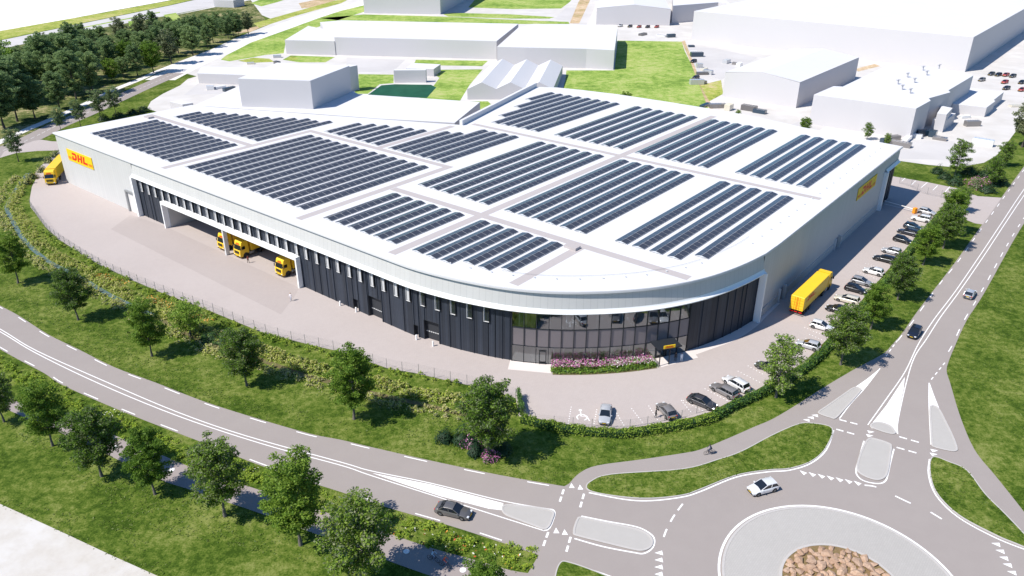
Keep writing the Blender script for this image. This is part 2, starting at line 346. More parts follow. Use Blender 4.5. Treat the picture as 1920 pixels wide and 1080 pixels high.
# pale highway going away behind the wood
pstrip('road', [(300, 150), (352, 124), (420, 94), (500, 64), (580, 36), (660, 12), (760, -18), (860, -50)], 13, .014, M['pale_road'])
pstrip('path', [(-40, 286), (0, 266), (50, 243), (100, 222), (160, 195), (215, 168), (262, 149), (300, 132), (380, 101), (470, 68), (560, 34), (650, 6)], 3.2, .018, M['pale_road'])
lawns = {
 'lawn_bright': [
  [(414, 112), (424, 104), (470, 80), (540, 55), (600, 33), (640, 20), (682, 10), (683, 22), (640, 36), (575, 58), (536, 77), (532, 100), (498, 103), (460, 110), (430, 115)],
  [(600, 34), (683, 27), (830, 31), (960, 37), (1066, 41), (1068, 45), (960, 45), (640, 39)],
  [(830, 26), (850, 24), (960, 27), (1040, 32), (1030, 35), (960, 35), (840, 31)],
  [(878, 14), (960, 17), (1052, 16), (1068, 4), (1080, -10), (900, -12)],
  [(1158, 76), (1278, 78), (1284, 96), (1296, 120), (1310, 150), (1326, 186), (1334, 215), (1200, 215), (1050, 190), (1060, 150), (1062, 132), (1152, 132)],
  [(780, 112), (915, 114), (904, 124), (775, 122)], [(800, 131), (905, 130), (880, 160), (862, 190), (780, 190), (812, 162), (824, 146)],
  [(672, 139), (738, 140), (738, 156), (712, 158), (690, 176), (664, 176), (672, 156)], [(870, 190), (915, 190), (930, 205), (880, 226), (860, 215)],
  [(530, 112), (545, 104), (628, 107), (610, 117), (562, 117)], [(490, 12), (520, 4), (545, -4), (500, -6), (470, 6)],
  [(40, 75), (160, 50), (300, 22), (300, 24), (160, 52)], [(240, 40), (262, 37), (268, 55), (245, 58)], [(306, 28), (330, 24), (340, 36), (320, 40)]],
 'lawn_olive': [
  [(475, 44), (560, 20), (640, -2), (655, -2), (640, 6), (560, 28), (486, 52)], [(446, 114), (470, 118), (515, 116), (505, 110), (475, 108)],
  [(535, 112), (550, 114), (560, 110), (548, 104)], [(-200, 116), (0, 75), (160, 42), (320, 9), (420, -14), (400, -18), (320, 1), (160, 30), (0, 58), (-200, 98)],
  [(1313, 160), (1352, 150), (1356, 176), (1330, 190)]],
 'tan': [[(1068, 44), (1086, 44), (1100, 14), (1116, -20), (1098, -20), (1084, 5)], [(560, 6), (620, -6), (650, -8), (600, 12), (566, 16)],
  [(1278, 78), (1284, 76), (1312, 148), (1340, 212), (1332, 214), (1296, 120)], [(440, 62), (470, 52), (500, 46), (470, 60)], [(1600, 130), (1640, 120), (1650, 124), (1610, 134)]]}
for k_, L_ in lawns.items():
    for P_ in L_: psheet('lawn', P_, .020+.002*(k_ == 'tan')+.004*(k_ == 'lawn_olive'), M[k_])
psheet('pond', [(715, 160), (740, 158), (808, 159), (818, 164), (800, 184), (688, 179)], .030, M['pond'])['kind'] = 'structure'
# grey patches, lanes and far car parks on the pale land
for P_ in ([(1060, 15), (1085, 15), (1075, 40), (1040, 36)], [(1090, 8), (1118, 8), (1100, 46), (1075, 45)], [(1288, 86), (1340, 90), (1420, 108), (1352, 150), (1300, 130)], [(1480, 235), (1530, 215), (1560, 232), (1500, 262)],
           [(650, 108), (760, 112), (735, 136), (650, 134)], [(372, 156), (400, 150), (450, 160), (440, 175), (345, 178)], [(1640, 285), (1700, 262), (1790, 265), (1800, 300), (1690, 298)]):
    psheet('pavement', P_, .016, M['motorway'])
# left road with its centre line, driveway
LR = smooth(GP([(-120, 342), (0, 285), (60, 259), (106, 236), (160, 213), (217, 187), (270, 163), (330, 137)]), 6)
mb = MB(); mb.ribbon(LR, 7.6, .022); mb.build('road', M['asphalt'])['kind'] = 'structure'
psheet('pavement', [(64, 264), (78, 262), (96, 265), (124, 266), (130, 340), (60, 330), (78, 310), (112, 282), (70, 283), (30, 287), (0, 296), (8, 284)], .024, M['paving'])
# main asphalt: curved road, cycle path, roundabout and the road up the right side
up = [(-160, 486), (-80, 530), (0, 573), (37, 593), (90, 627), (147, 655), (213, 688), (293, 718), (380, 752), (473, 782), (580, 813), (640, 825), (690, 837), (813, 865), (943, 892), (1058, 912)]
lo = [(1010, 1041), (933, 1015), (847, 987), (710, 947), (640, 923), (567, 900), (480, 870), (380, 830), (283, 793), (190, 755), (113, 720), (83, 700), (23, 668), (-60, 620), (-160, 560)]
cyc = [(1067, 907), (1087, 887), (1120, 873), (1200, 862), (1280, 850), (1313, 843), (1363, 823), (1413, 801), (1450, 785), (1497, 757), (1547, 725), (1603, 692), (1655, 664), (1672, 647), (1693, 623), (1723, 580), (1790, 493), (1830, 437), (1883, 363), (1920, 312), (1985, 222)]
rt = [(2060, 225), (1975, 340), (1913, 430), (1847, 547), (1813, 600), (1790, 650), (1778, 680), (1775, 697), (1782, 720), (1800, 780), (1827, 843), (1867, 893), (1920, 960), (2010, 1080), (2100, 1220)]
def sm(px, n=4): return smooth(GP(px), n)
upS, loS, cycS, rtS = sm(up), sm(lo), sm(cyc), sm(rt)
sheet('road', upS+cycS+rtS+GP([(1850, 1330), (960, 1330), (984, 1085)])+loS, .026, M['asphalt'])
# footpath along the bottom
fu = sm([(-100, 690), (30, 752), (123, 787), (230, 822), (360, 877), (490, 920), (623, 965), (727, 1000), (810, 1028), (897, 1052), (960, 1070), (1000, 1076)])
fl = sm([(990, 1145), (900, 1112), (807, 1080), (723, 1050), (580, 997), (500, 967), (367, 922), (293, 897), (200, 852), (100, 805), (33, 777), (-100, 715)])
sheet('path', fu+fl, .030, M['asphalt_dark'])
psheet('ground', [(-260, 835), (-100, 895), (0, 945), (110, 995), (210, 1042), (295, 1080), (420, 1140), (420, 1500), (-500, 1500)], .034, M['sand'])
# yard paving (bounded by the fence line) and car park
yard = [(57, 388), (56, 372), (60, 350), (68, 335), (78, 318), (112, 283), (135, 300), (140, 335), (1300, 330), (1675, 331), (1740, 342), (1793, 353), (1833, 368), (1878, 371), (1862, 394), (1843, 421), (1828, 419), (1800, 408), (1787, 362), (1764, 392), (1736, 425), (1707, 456), (1653, 520), (1620, 558), (1580, 606), (1550, 637), (1528, 659), (1507, 679), (1480, 696), (1447, 715), (1413, 734), (1367, 754), (1333, 772), (1300, 782), (1227, 796), (1170, 804), (1083, 801), (998, 791), (972, 780), (967, 747), (900, 727), (840, 714), (775, 699), (730, 692), (640, 660), (587, 648), (493, 624), (393, 583), (303, 549), (247, 525), (180, 493), (110, 449), (85, 425)]
psheet('pavement', yard, .038, M['paving'])
psheet('pavement', [(208, 430), (245, 403), (308, 424), (562, 540), (549, 560), (527, 590)], .042, M['paving2'])
# pale entrance slabs along the glass front
psheet('pavement', [(957, 674), (1034, 680), (1033, 700.5), (952, 693)], .050, M['slab'])
psheet('pavement', [(1226, 668), (1292, 650), (1309, 671), (1240, 689)], .050, M['slab'])
mb = MB(); sk = sm([(1290, 662), (1330, 648), (1370, 633), (1405, 611), (1425, 592), (1452, 566)]); mb.ribbon(sk, 2.2, .046); mb.build('pavement', M['slab'])['kind'] = 'structure'
# verges (raised grass) with kerbs
def verge(pxs, h=.09, kerb=True, closedkerb=True):
    P = smooth(GP(pxs), 5, True); mb = MB(); mb.prism(P, 0.0, h); o = mb.build('verge', M['grass']); o['kind'] = 'structure'
    if kerb:
        mb = MB(); mb.sweep(P, [(-.07, 0), (-.07, h+.03), (.07, h+.03), (.07, 0)], closed=True); k = mb.build('kerb', M['kerb']); k['kind'] = 'structure'
    return P
vB = verge([(1100, 916), (1108, 903), (1147, 890), (1280, 880), (1347, 862), (1390, 847), (1447, 817), (1493, 797), (1520, 794), (1560, 804), (1547, 842), (1520, 866), (1480, 879), (1440, 882), (1380, 892), (1313, 918), (1280, 929), (1223, 935), (1173, 933), (1120, 925)])
vC = verge([(1748, 858), (1780, 867), (1813, 883), (1847, 927), (1885, 965), (1925, 1008), (1935, 1030), (1900, 1018), (1863, 1002), (1797, 966), (1757, 926), (1744, 889)])
vD = verge([(1050, 1057), (1070, 1056), (1133, 1079), (1200, 1110), (1180, 1150), (1040, 1150), (1040, 1090)])
# road markings
def paint(P, w, z=.032, closed=False):
    mb = MB(); mb.ribbon(P, w, z, closed=closed); o = mb.build('road_marking', M['paint']); o['kind'] = 'structure'; return o
def dashes(P, on, off, w, z=.032, start=0.0, ph=None):
    P = resample(P, .5); L = (len(P)-1)*.5; mb = MB(); s = start
    while s+on < L:
        seg = P[int(s/.5):int((s+on)/.5)+1]
        if len(seg) > 1: mb.ribbon(seg, w, z)
        s += on+off
    o = mb.build('road_marking', M['paint']); o['kind'] = 'structure'
def pxl(px, n=5): return smooth(GP(px), n)
c1 = pxl([(-100, 562), (0, 617), (67, 657), (203, 718), (333, 773), (460, 817), (640, 867), (695, 883), (807, 906), (940, 939), (1031, 955)])
c2 = pxl([(-100, 568), (0, 622), (67, 662), (187, 720), (333, 780), (490, 832), (640, 873), (693, 891), (827, 934), (1019, 995)])
paint(c1, .15); paint(c2, .15)
dashes([p+n*.35 for p, n in zip(upS, normals(upS))], 3.2, 5.6, .16, start=1.5)
los = loS[::-1]; dashes([p-n*.35 for p, n in zip(los, normals(los))], 3.2, 5.6, .16, start=6)
dashes(LR, 2.2, 1.2, .14)
rlL = pxl([(1627, 797), (1662, 748), (1697, 697), (1722, 645), (1752, 598), (1790, 548), (1838, 478), (1880, 415), (1920, 355), (1985, 265)])
rlR = pxl([(1683, 814), (1684, 786), (1702, 707), (1716, 667), (1737, 636), (1764, 594), (1800, 545), (1848, 475), (1888, 414), (1930, 352), (1995, 262)])
paint(rlL, .15); paint(rlR, .15)
eL = pxl([(1660, 668), (1684, 638), (1712, 602), (1760, 535), (1796, 491), (1835, 436), (1888, 362), (1926, 310)]); dashes(eL, 2.8, 4.6, .16, start=7)
eR = pxl([(1768, 672), (1783, 652), (1807, 602), (1840, 547), (1906, 430), (1965, 345)]); dashes(eR, 2.8, 4.6, .16, start=3)
dashes(GP([(1661, 668), (1686, 634)]), 1, 1, .16); dashes(GP([(1746, 712), (1775, 676)]), 1.0, 1.1, .16)
def cpx(cx, cy, r, n=96): return [Vector((cx+cos(2*pi*i/n)*r, cy+sin(2*pi*i/n)*r, 0)) for i in range(n)]
RC = (37.7, 64.1)
paint(pxl([(1104, 924), (1173, 937), (1223, 939), (1280, 932), (1313, 922), (1380, 895), (1440, 885), (1480, 882), (1520, 869), (1549, 844), (1563, 807)]), .2)
paint(pxl([(1743, 861), (1741, 890), (1755, 929), (1795, 969), (1861, 1006), (1920, 1030), (1960, 1042)]), .2)
paint(pxl([(1062, 1054), (1133, 1077), (1180, 1096)]), .2)
def tri(px, s=.62):
    c = G(*px[:2]); a = px[2]; V = [c+Vector((cos(a), sin(a), 0))*s*1.1, c+Vector((cos(a+2.2), sin(a+2.2), 0))*s*.75, c+Vector((cos(a-2.2), sin(a-2.2), 0))*s*.75]
    return V
mb = MB()
def addtris(L, a):
    for x, y in L: mb.prism(tri((x, y, a)), .032, .032, sides=False)
addtris([(1507+17*i, 887+i*3.3) for i in range(7)], 2.2)
addtris([(1238, 1037+13.3*i) for i in range(4)], pi)
addtris([(1870, 1021), (1878, 1034), (1885, 1047), (1892, 1060), (1900, 1074)], 2.8)
addtris([(1072, 912.5), (1088, 915.5)], pi/2); addtris([(1043, 997), (1059, 1000)], pi/2)
addtris([(1514, 788), (1522, 783.5), (1530, 779.5)], 2.9)
addtris([(1631, 810), (1629, 817)], .0); addtris([(1750, 845), (1749, 852)], 0)
mb.build('road_marking', M['paint'])['kind'] = 'structure'
for seg in ([(1057, 918), (1045, 955)], [(1095, 926), (1085, 962)], [(1028, 998), (1013, 1040)], [(1070, 1007), (1057, 1052)], [(1574, 787), (1628, 801)], [(1568, 805), (1622, 820)], [(1686, 819), (1745, 836)], [(1681, 839), (1741, 856)]):
    dashes(GP(seg), 1.0, .75, .28)
dashes(pxl([(1621, 910), (1642, 913), (1666, 924), (1680, 931), (1710, 945), (1730, 952), (1752, 965), (1768, 975), (1790, 991), (1806, 1002)]), 1.6, 2.6, .25, start=.2)
dashes(pxl([(1280, 945), (1262, 970), (1249, 995), (1243, 1012)]), 1.4, 1.3, .22, start=.2)
# white hatched tips
psheet('road_marking', [(697, 887), (807, 908.5), (944, 944), (941, 957), (916, 954), (827, 931), (760, 909)], .033, M['paint'])
psheet('road_marking', [(1696.5, 707), (1694, 730), (1689, 752), (1683, 786), (1681, 812), (1668, 812), (1634, 803), (1631, 799), (1662, 760)], .033, M['paint'])
psheet('road_marking', [(1602, 727), (1625, 711), (1650, 691), (1634, 712), (1618, 732), (1612, 731)], .033, M['paint'])
psheet('road_marking', [(1743, 718), (1750, 738), (1761, 766), (1744, 764)], .033, M['paint'])
paint(pxl([(1650, 691), (1634, 712), (1618, 732), (1595, 757), (1574, 785)], 3), .16)
paint(pxl([(1742, 718), (1742, 764), (1745.5, 834)], 3), .16)
paint(pxl([(1620, 827), (1611, 858), (1605, 883), (1610, 895), (1623, 903), (1647, 907), (1660, 902), (1665, 888), (1670, 865), (1676, 842)]), .2)
paint(pxl([(1077, 1010), (1130, 1025), (1187, 1036), (1207, 1038), (1223, 1028), (1227, 1012), (1218, 1000), (1193, 988), (1140, 978), (1090, 968)]), .2)
paint(pxl([(1018, 995), (1030, 991), (1040, 966), (1038, 957), (1031, 955)], 3), .2)
# traffic islands (raised concrete with kerb)
def island(px, cr=5):
    P = smooth(GP(px), cr, True); mb = MB(); mb.prism(P, .02, .11); o = mb.build('island', M['island']); o['kind'] = 'structure'
    mb = MB(); mb.sweep(P, [(-.25, .11), (-.22, .15), (.02, .15), (.05, .02)], closed=True); o = mb.build('kerb', M['kerb']); o['kind'] = 'structure'
island([(950, 949), (990, 952), (1028, 958), (1036, 963), (1034, 972), (1028, 986), (1020, 991), (1005, 986), (975, 975), (952, 966), (944, 957)])
island([(1092, 973), (1140, 983), (1192, 994), (1214, 1004), (1221, 1014), (1218, 1025), (1204, 1031), (1186, 1029), (1140, 1018), (1084, 1004), (1078, 999), (1080, 987), (1085, 975)])
island([(1537, 773), (1550, 764), (1580, 743), (1602, 728.5), (1612, 731), (1604, 742), (1585, 763), (1566, 783), (1558, 783), (1540, 777)])
island([(1635, 801), (1639, 795), (1654, 794.5), (1668, 800), (1676, 810), (1672, 813), (1655, 809)])
island([(1746, 765), (1758, 767), (1772, 793), (1785, 820), (1792, 840), (1789, 845), (1777, 844), (1753, 838), (1749, 832), (1747, 800)])
island([(1630, 825), (1638, 824), (1664, 832), (1669, 838), (1667, 855), (1663, 880), (1658, 893), (1646, 899), (1630, 896), (1614, 888), (1609, 878), (1614, 855), (1624, 832)])
# roundabout: apron ring, kerbs, rocky centre
P_ = cpx(*RC, 13.3); mb = MB(); mb.prism(P_, .02, .12); mb.build('roundabout', M['apron'])['kind'] = 'structure'
paint(cpx(*RC, 13.65), .28, closed=True)
mb = MB(); mb.sweep(P_[::-1], [(.0, .13), (.0, .15), (.28, .15), (.28, .13)], closed=True); mb.sweep(P_[::-1], [(-.03, .02), (-.03, .14), (.0, .14)], closed=True); mb.build('kerb', M['kerb'])['kind'] = 'structure'
Q_ = cpx(*RC, 6.75); mb = MB(); mb.sweep(Q_[::-1], [(-.12, .12), (-.12, .22), (.2, .22), (.2, .12)], closed=True); mb.build('kerb', M['kerb'])['kind'] = 'structure'
mb = MB(); mb.prism(cpx(*RC, 6.6), .12, .18); mb.build('ground', M['rock_soil'])['kind'] = 'structure'
# stream in the ditch
def stream(px, w):
    mb = MB(); mb.ribbon(smooth(GP(px), 6), w, .028); o = mb.build('water', M['water']); o['kind'] = 'structure'
stream([(52, 325), (38, 342), (26, 362), (16, 380), (13, 392), (25, 417), (43, 447), (73, 477), (103, 497), (135, 512), (167, 530), (200, 550), (247, 573), (290, 592)], 1.0)
mb = MB(); mb.ribbon(smooth(GP([(300, 598), (380, 640), (470, 668), (560, 700), (640, 722), (700, 738), (790, 758), (880, 780)]), 6), 1.0, .024); mb.build('ground', M['soil'])['kind'] = 'structure'
# car park bay lines (dotted pale studs)
mb = MB()
def bay(p, q, z=.046, w=.14, on=.28, off=.32):
    P = resample(GP([p, q]), .1); s = 0
    while s+on < (len(P)-1)*.1: mb.ribbon(P[int(s/.1):int((s+on)/.1)+1], w, z); s += on+off
for p, q in [((1071, 763), (1065, 797)), ((1119, 768), (1113, 800)), ((1156, 775), (1176, 808)), ((1184, 766), (1208, 797)), ((1216, 761), (1240, 798)), ((1277, 751), (1299, 777)), ((1280, 751), (1322, 773)), ((1321, 729), (1365, 752)), ((1383, 696), (1428, 719)), ((1402, 686), (1432, 703)), ((1508, 614), (1543, 629)), ((1517, 627), (1549, 641)), ((1534, 598), (1566, 607)), ((1560, 572), (1590, 584)), ((1577, 553), (1600, 561)), ((1605, 524), (1640, 533)), ((1608, 510), (1645, 524)), ((1622, 494), (1660, 505)), ((1655, 468), (1690, 478)), ((1662, 456), (1698, 468)), ((1672, 446), (1705, 454)), ((1700, 424), (1730, 434)), ((1702, 410), (1735, 420))]:
    bay(p, q)
for x0, y0, x1, y1 in [(1691, 340, 1697, 334), (1709, 347, 1717, 339), (1727, 352, 1739, 342), (1749, 357, 1758, 348), (1771, 361, 1781, 350)]:
    mb.ribbon(GP([(x0, y0), (x1, y1)]), .18, .046)
mb.ribbon(GP([(1655, 382), (1711, 395)]), .2, .046)
# wheelchair symbol painted in its bay
c_ = G(1091, 783); wp = [c_+Vector((cos(t)*.75, sin(t)*.75, 0)) for t in np.linspace(-1.2, 3.9, 24)]; mb.ribbon(wp, .18, .046)
mb.ribbon([c_+Vector((-.1, 1.5, 0)), c_+Vector((-.1, .3, 0)), c_+Vector((.75, .3, 0)), c_+Vector((1.1, -.9, 0))], .18, .0465); mb.prism([c_+Vector((-.1+cos(t)*.25, 1.85+sin(t)*.25, 0)) for t in np.linspace(0, 2*pi, 10)[:-1]], .0465, .0465, sides=False)
mb.build('road_marking', M['paint'])['kind'] = 'structure'
# small inspection covers and studs on the footpath

# ================================================================== THE LARGE WAREHOUSE
HR = 13.9; BNG = 'main'
wh = empty('warehouse', AB(83.7, -224), 0, 'huge white roofed logistics warehouse with rounded glass corner and black lower walls', 'warehouse')
bpy.context.view_layer.update()
WHM = Matrix.Translation(AB(83.7, -224)).inverted()
def wpart(mb, name, mats, parent=None, lab=None):
    """geometry is surveyed in place, then moved into the warehouse's own frame"""
    par = parent or wh; off = -AB(83.7, -224); mb.v = [(v[0]+off.x, v[1]+off.y, v[2]) for v in mb.v]
    o = mb.build(name, mats, par)
    if lab: o['label'] = lab
    return o
# wall line in plan, from the far left corner round the curved front to the far right corner
WL = [(83.7, -224), (83.7, -95), (83.75, -90), (84.1, -86.3), (84.6, -83.2), (85.2, -80.1), (86.0, -77.1), (86.9, -74.1), (88.2, -70.7), (90.2, -66.8), (92.8, -63), (96, -59.3), (99.8, -55.6), (104.2, -52.2), (109.9, -49.0), (115.5, -46.9), (121.6, -45.4), (127.3, -44.5), (133, -44.3), (214.3, -44.3)]
cur = smooth([AB(a, b) for a, b in WL[1:18]], 5)
WP = [AB(83.7, -224)] + cur + [AB(133, -44.3), AB(214.3, -44.3)]
WLEN = [0]
for i in range(1, len(WP)): WLEN.append(WLEN[-1]+(WP[i]-WP[i-1]).length)
def wat(s):
    for i in range(1, len(WP)):
        if WLEN[i] >= s or i == len(WP)-1:
            t = (s-WLEN[i-1])/(WLEN[i]-WLEN[i-1]); p = WP[i-1].lerp(WP[i], t); d = (WP[i]-WP[i-1]).normalized(); return p, d, Vector((d.y, -d.x, 0))
def sof(a=None, b=None):
    """arc length of the wall line where it meets a or b"""
    best = (1e9, 0)
    for k in range(0, int(WLEN[-1]*4)):
        p, d, n = wat(k/4); q = (p.dot(AX), p.dot(BX)); e = abs(q[0]-a) if a is not None else abs(q[1]-b)
        if a is not None and k/4 < 125: continue
        if e < best[0]: best = (e, k/4)
    return best[1]
S0, S1 = 0.0, WLEN[-1]
sFrame = sof(b=-184.0)-0.0; sPL = sof(b=-171.3); sPR = sof(b=-121.2); sG0 = sof(b=-70.65); sG1 = sof(a=109.8); sCol = sof(a=127.6); sF2 = sof(a=203.6)
def seg(s0, s1, step=1.5):
    ks = [s0]+[w for w in WLEN if s0+.05 < w < s1-.05]+[s1]; out = []
    for a, b in zip(ks[:-1], ks[1:]):
        n = max(1, int((b-a)/step)); out += [a+(b-a)*i/n for i in range(n)]
    return out+[s1]
def wallstrip(name, s0, s1, z0, z1, off, m, lab=None, zs=None, lean=None):
    """vertical wall skin with uv in metres"""
    S = seg(s0, s1); zs = zs or [z0, z1]; V = []; UV = []
    for s in S:
        p, d, n = wat(s)
        for z in zs: q = p+n*(off if not lean else lean[1]+(lean[0]-lean[1])*(z-z0)/(z1-z0)); V.append((q.x, q.y, z)); UV.append((s, z))
    k = len(zs); F = [(i*k+j, (i+1)*k+j, (i+1)*k+j+1, i*k+j+1) for i in range(len(S)-1) for j in range(k-1)]
    mb = MB(); mb.add(V, F); o = wpart(mb, name, m, lab=lab); uv = o.data.uv_layers.new(name='UVMap')
    for l in o.data.loops: uv.data[l.index].uv = UV[l.vertex_index]
    return o
# --- white roof slab, overhanging, and the walls behind
offP = [p+n*.55 for p, n in zip(WP, normals(WP))]
offP[0] = AB(83.7-.62, -224.6); offP[-1] = AB(214.9, -44.3+.62)
back = [AB(*c) for c in [(216.0, -58), (217.4, -70.9), (220.2, -85), (220.9, -99.1), (220.6, -115), (219.7, -131.9), (217.5, -145), (215.3, -153.5), (211.4, -160.0), (158.6, -145.6), (148.9, -167.1), (139.8, -187.5), (126.6, -217.0), (124.1, -223.9), (124.0, -224.6)]]
roofP = offP+back
mb = MB(); mb.prism([(p.x, p.y) for p in roofP], 13.55, HR, bottom=True); wpart(mb, 'roof', M['roof'])
mb = MB(); inn = [p+n*.15 for p, n in zip(WP, normals(WP))]; mb.sweep(inn, [(0, HR), (0, HR+.10), (.36, HR+.10), (.36, HR)]); wpart(mb, 'roof_edge_trim', M['roof'])
bk = [p for p in back]; mb = MB(); N_ = 0
ins = [AB(214.0, -44.6)]+[AB(*c) for c in [(215.2, -58), (216.6, -70.9), (219.4, -85), (220.1, -99.1), (219.8, -115), (218.9, -131.9), (216.7, -145), (214.5, -153.1), (211.0, -159.2), (158.2, -144.9), (148.5, -167.4), (139.3, -187.8), (126.0, -217.2), (123.6, -223.9)]]
for i in range(len(ins)-1): mb.add([(ins[i].x, ins[i].y, 0), (ins[i+1].x, ins[i+1].y, 0), (ins[i+1].x, ins[i+1].y, 13.56), (ins[i].x, ins[i].y, 13.56)], [(0, 1, 2, 3)])
a_, b_ = ins[-1], AB(83.7, -224); mb.add([(a_.x, a_.y, 0), (b_.x, b_.y, 0), (b_.x, b_.y, 13.56), (a_.x, a_.y, 13.56)], [(0, 1, 2, 3)])
wpart(mb, 'rear_wall', M['hall'])
# tall parapet wall on the back step of the roof
mb = MB(); mb.beam(AB(158.4, -145.2, 14.6), AB(211.6, -159.6, 14.6), .9, 1.4); wpart(mb, 'parapet', M['roof'])
# --- fascia and light cladding
wallstrip('end_wall', S0, sFrame, 0, 13.56, 0.30, M['clad_light'])
wallstrip('fascia', sFrame, sCol, 10.0, 13.56, 0.30, M['clad_light'], lean=(.12, .50))
wallstrip('side_wall', sCol, sF2-.4, 0, 13.56, 0.30, M['clad_light'])
wallstrip('fascia', sF2-.4, S1, 10.0, 13.56, 0.30, M['clad_light'])
# --- flared white ledge below the fascia
S = seg(sFrame-.3, sCol+.3, 1.2); P_ = [wat(s)[0] for s in S]
prof = [(.44, 10.75), (.50, 10.52), (.60, 10.34), (.74, 10.22), (.95, 10.15), (.95, 9.98), (-.2, 9.98)]
mb = MB(); mb.sweep(P_, prof, smooth=True); wpart(mb, 'ledge', M['white'])
S = seg(sF2-.6, S1+.0, 2); mb = MB(); mb.sweep([wat(s)[0] for s in S], prof, smooth=True); wpart(mb, 'ledge', M['white'])
def post(s, w, d, z1, name='frame_post', out=.9):
    p, dd, n = wat(s); c = p+n*(out-d/2+.02); mb = MB(); mb.box((c.x, c.y, z1/2), (w, d, z1), math.atan2(dd.y, dd.x)); wpart(mb, name, M['white'])
post(sFrame, .7, 1.6, 10.0, out=1.1); post(sCol, .45, 2.4, 10.0, out=1.25); post(sF2-.5, .9, 2.0, 10.0, out=1.15)
# --- black ribbed cladding with openings left for doors; windows high up
DZ = 9.99
doors = [('s', sof(b=-104.9), 1.5, 2.3, 'small'), ('s', sof(b=-99.6), 3.6, 4.4, 'dock'), ('s', sof(b=-88.9), 1.1, 2.3, 'small'), ('s', sof(b=-85.6), 3.2, 4.0, 'dock')]
runs = [(sFrame+.35, sPL-.25, 0, DZ), (sPL-.25, sPR+.25, 6.6, DZ)]
cur_s = sPR+.25
for _, s, w, h, k in doors:
    runs.append((cur_s, s-w/2, 0, DZ)); runs.append((s-w/2, s+w/2, h, DZ)); cur_s = s+w/2
runs.append((cur_s, sG0, 0, DZ)); runs.append((sG1, sCol-.2, 0, DZ)); runs.append((sF2, S1, 0, DZ))
mbR = MB(); rr = random.Random(4)
for a, b, z0, z1 in runs:
    wallstrip('black_wall', a, b, z0, z1, -.05, M['clad_dark'])
    s = a+.2
    while s < b-.1:
        p, d, n = wat(s); mbR = MB()
        mbR.box((p.x, p.y, (z0+z1)/2), (.07, .16, z1-z0-.02), math.atan2(d.y, d.x)); wpart(mbR, 'cladding_rib', M['rib']); s += rr.choice([1.3, 2.1, 2.6, 3.6])
for _, s, w, h, k in doors:
    p, d, n = wat(s); ang = math.atan2(d.y, d.x); mb = MB(); c = p-n*.75
    mb.box((c.x, c.y, h/2), (w, .08, h), ang)
    for sx in (-1, 1): q = p+d*(sx*w/2)-n*.4; mb.box((q.x, q.y, h/2), (.06, .75, h), ang)
    q = p-n*.4; mb.box((q.x, q.y, h+.02), (w, .75, .04), ang)
    dr = wpart(mb, 'loading_door' if k == 'dock' else 'door', M['door_dark'])
    if k == 'dock':
        mb = MB()
        for i in range(7): q = p-n*.70+d*(-w/2+w*(i+.5)/7); mb.box((q.x, q.y, 1.55), (w/7*.7, .05, .16), ang)
        o = mb.build('door_window', M['jamb'], dr); o.location = wh.location*-1
        for i in range(1, 5): pass
# windows: tall slots under the ledge
winb = []
b = -181.2
while b < -85: winb.append(sof(b=b)); b += 3.14
s = winb[-1]+3.14
while s < sG0-2.0: winb.append(s); s += 3.14
def window_mesh():
    f = MB(); W_, H_ = .98, 3.12
    f.box((-W_/2, .02, H_/2), (.045, .2, H_), m=1); f.box((W_/2, .02, H_/2), (.05, .26, H_))
    f.box((0, .02, 0), (W_+.05, .22, .06), m=1); f.box((0, .02, H_), (W_+.05, .26, .06))
    return f.mesh('window_frame'), MB().box((0, .10, H_/2), (W_-.06, .03, H_-.06)).mesh('window_pane'), MB().box((-.12, .075, 1.58), (.56, .012, 2.95)).mesh('window_blind')
wf, wpn, wbl = window_mesh()
wf.materials.append(M['dark']); wf.materials.append(M['jamb']); wpn.materials.append(M['pane']); wbl.materials.append(M['grey_blind'])
for i, s in enumerate(winb):
    p, d, n = wat(s); q = p+n*.14; ang = math.atan2(d.y, d.x)
    o = bpy.data.objects.new('window', wf); C.objects.link(o); o.parent = wh; o.location = Vector((q.x, q.y, 6.84))-wh.location; o.rotation_euler = (0, 0, ang)
    o2 = bpy.data.objects.new('pane', wpn); C.objects.link(o2); o2.parent = o
    if i < len(winb)-5 or True:
        o3 = bpy.data.objects.new('blind', wbl); C.objects.link(o3); o3.parent = o
        if i >= len(winb)-5: o3.scale = (.16, 1, 1); o3.location = (-.36, 0, 0)
# --- dock canopy: deep covered bay for the lorries
pL, dL, nL = wat(sPL); pR, dR, nR = wat(sPR); angW = math.atan2(dL.y, dL.x)
def block(name, a0, a1, b0, b1, z0, z1, m, lab=None):
    mb = MB(); c = AB((a0+a1)/2, (b0+b1)/2, (z0+z1)/2); mb.box(c, (abs(b1-b0), abs(a1-a0), abs(z1-z0)), math.atan2(BX.y, BX.x)); return wpart(mb, name, m, lab=lab)
block('portal_frame', 82.6, 83.9, -171.75, -171.35, 0, 6.1, M['white'])
block('portal_frame', 82.6, 83.9, -121.25, -120.85, 0, 6.1, M['white'])
block('portal_frame', 82.6, 83.9, -171.75, -120.85, 6.1, 6.75, M['white'])
block('dock_side_wall', 83.91, 112, -171.7, -171.1, 0, 6.6, M['plinth'])
block('dock_side_wall', 83.91, 112, -121.5, -120.9, 0, 6.6, M['plinth'])
block('dock_back_wall', 112.0, 112.5, -171.7, -120.9, 0, 6.6, M['dark'])
block('dock_ceiling', 83.91, 112, -171.05, -121.55, 6.3, 6.5, M['ceiling'])
block('portal_column', 82.7, 83.6, -146.9, -146.45, 0, 6.1, M['jamb'])
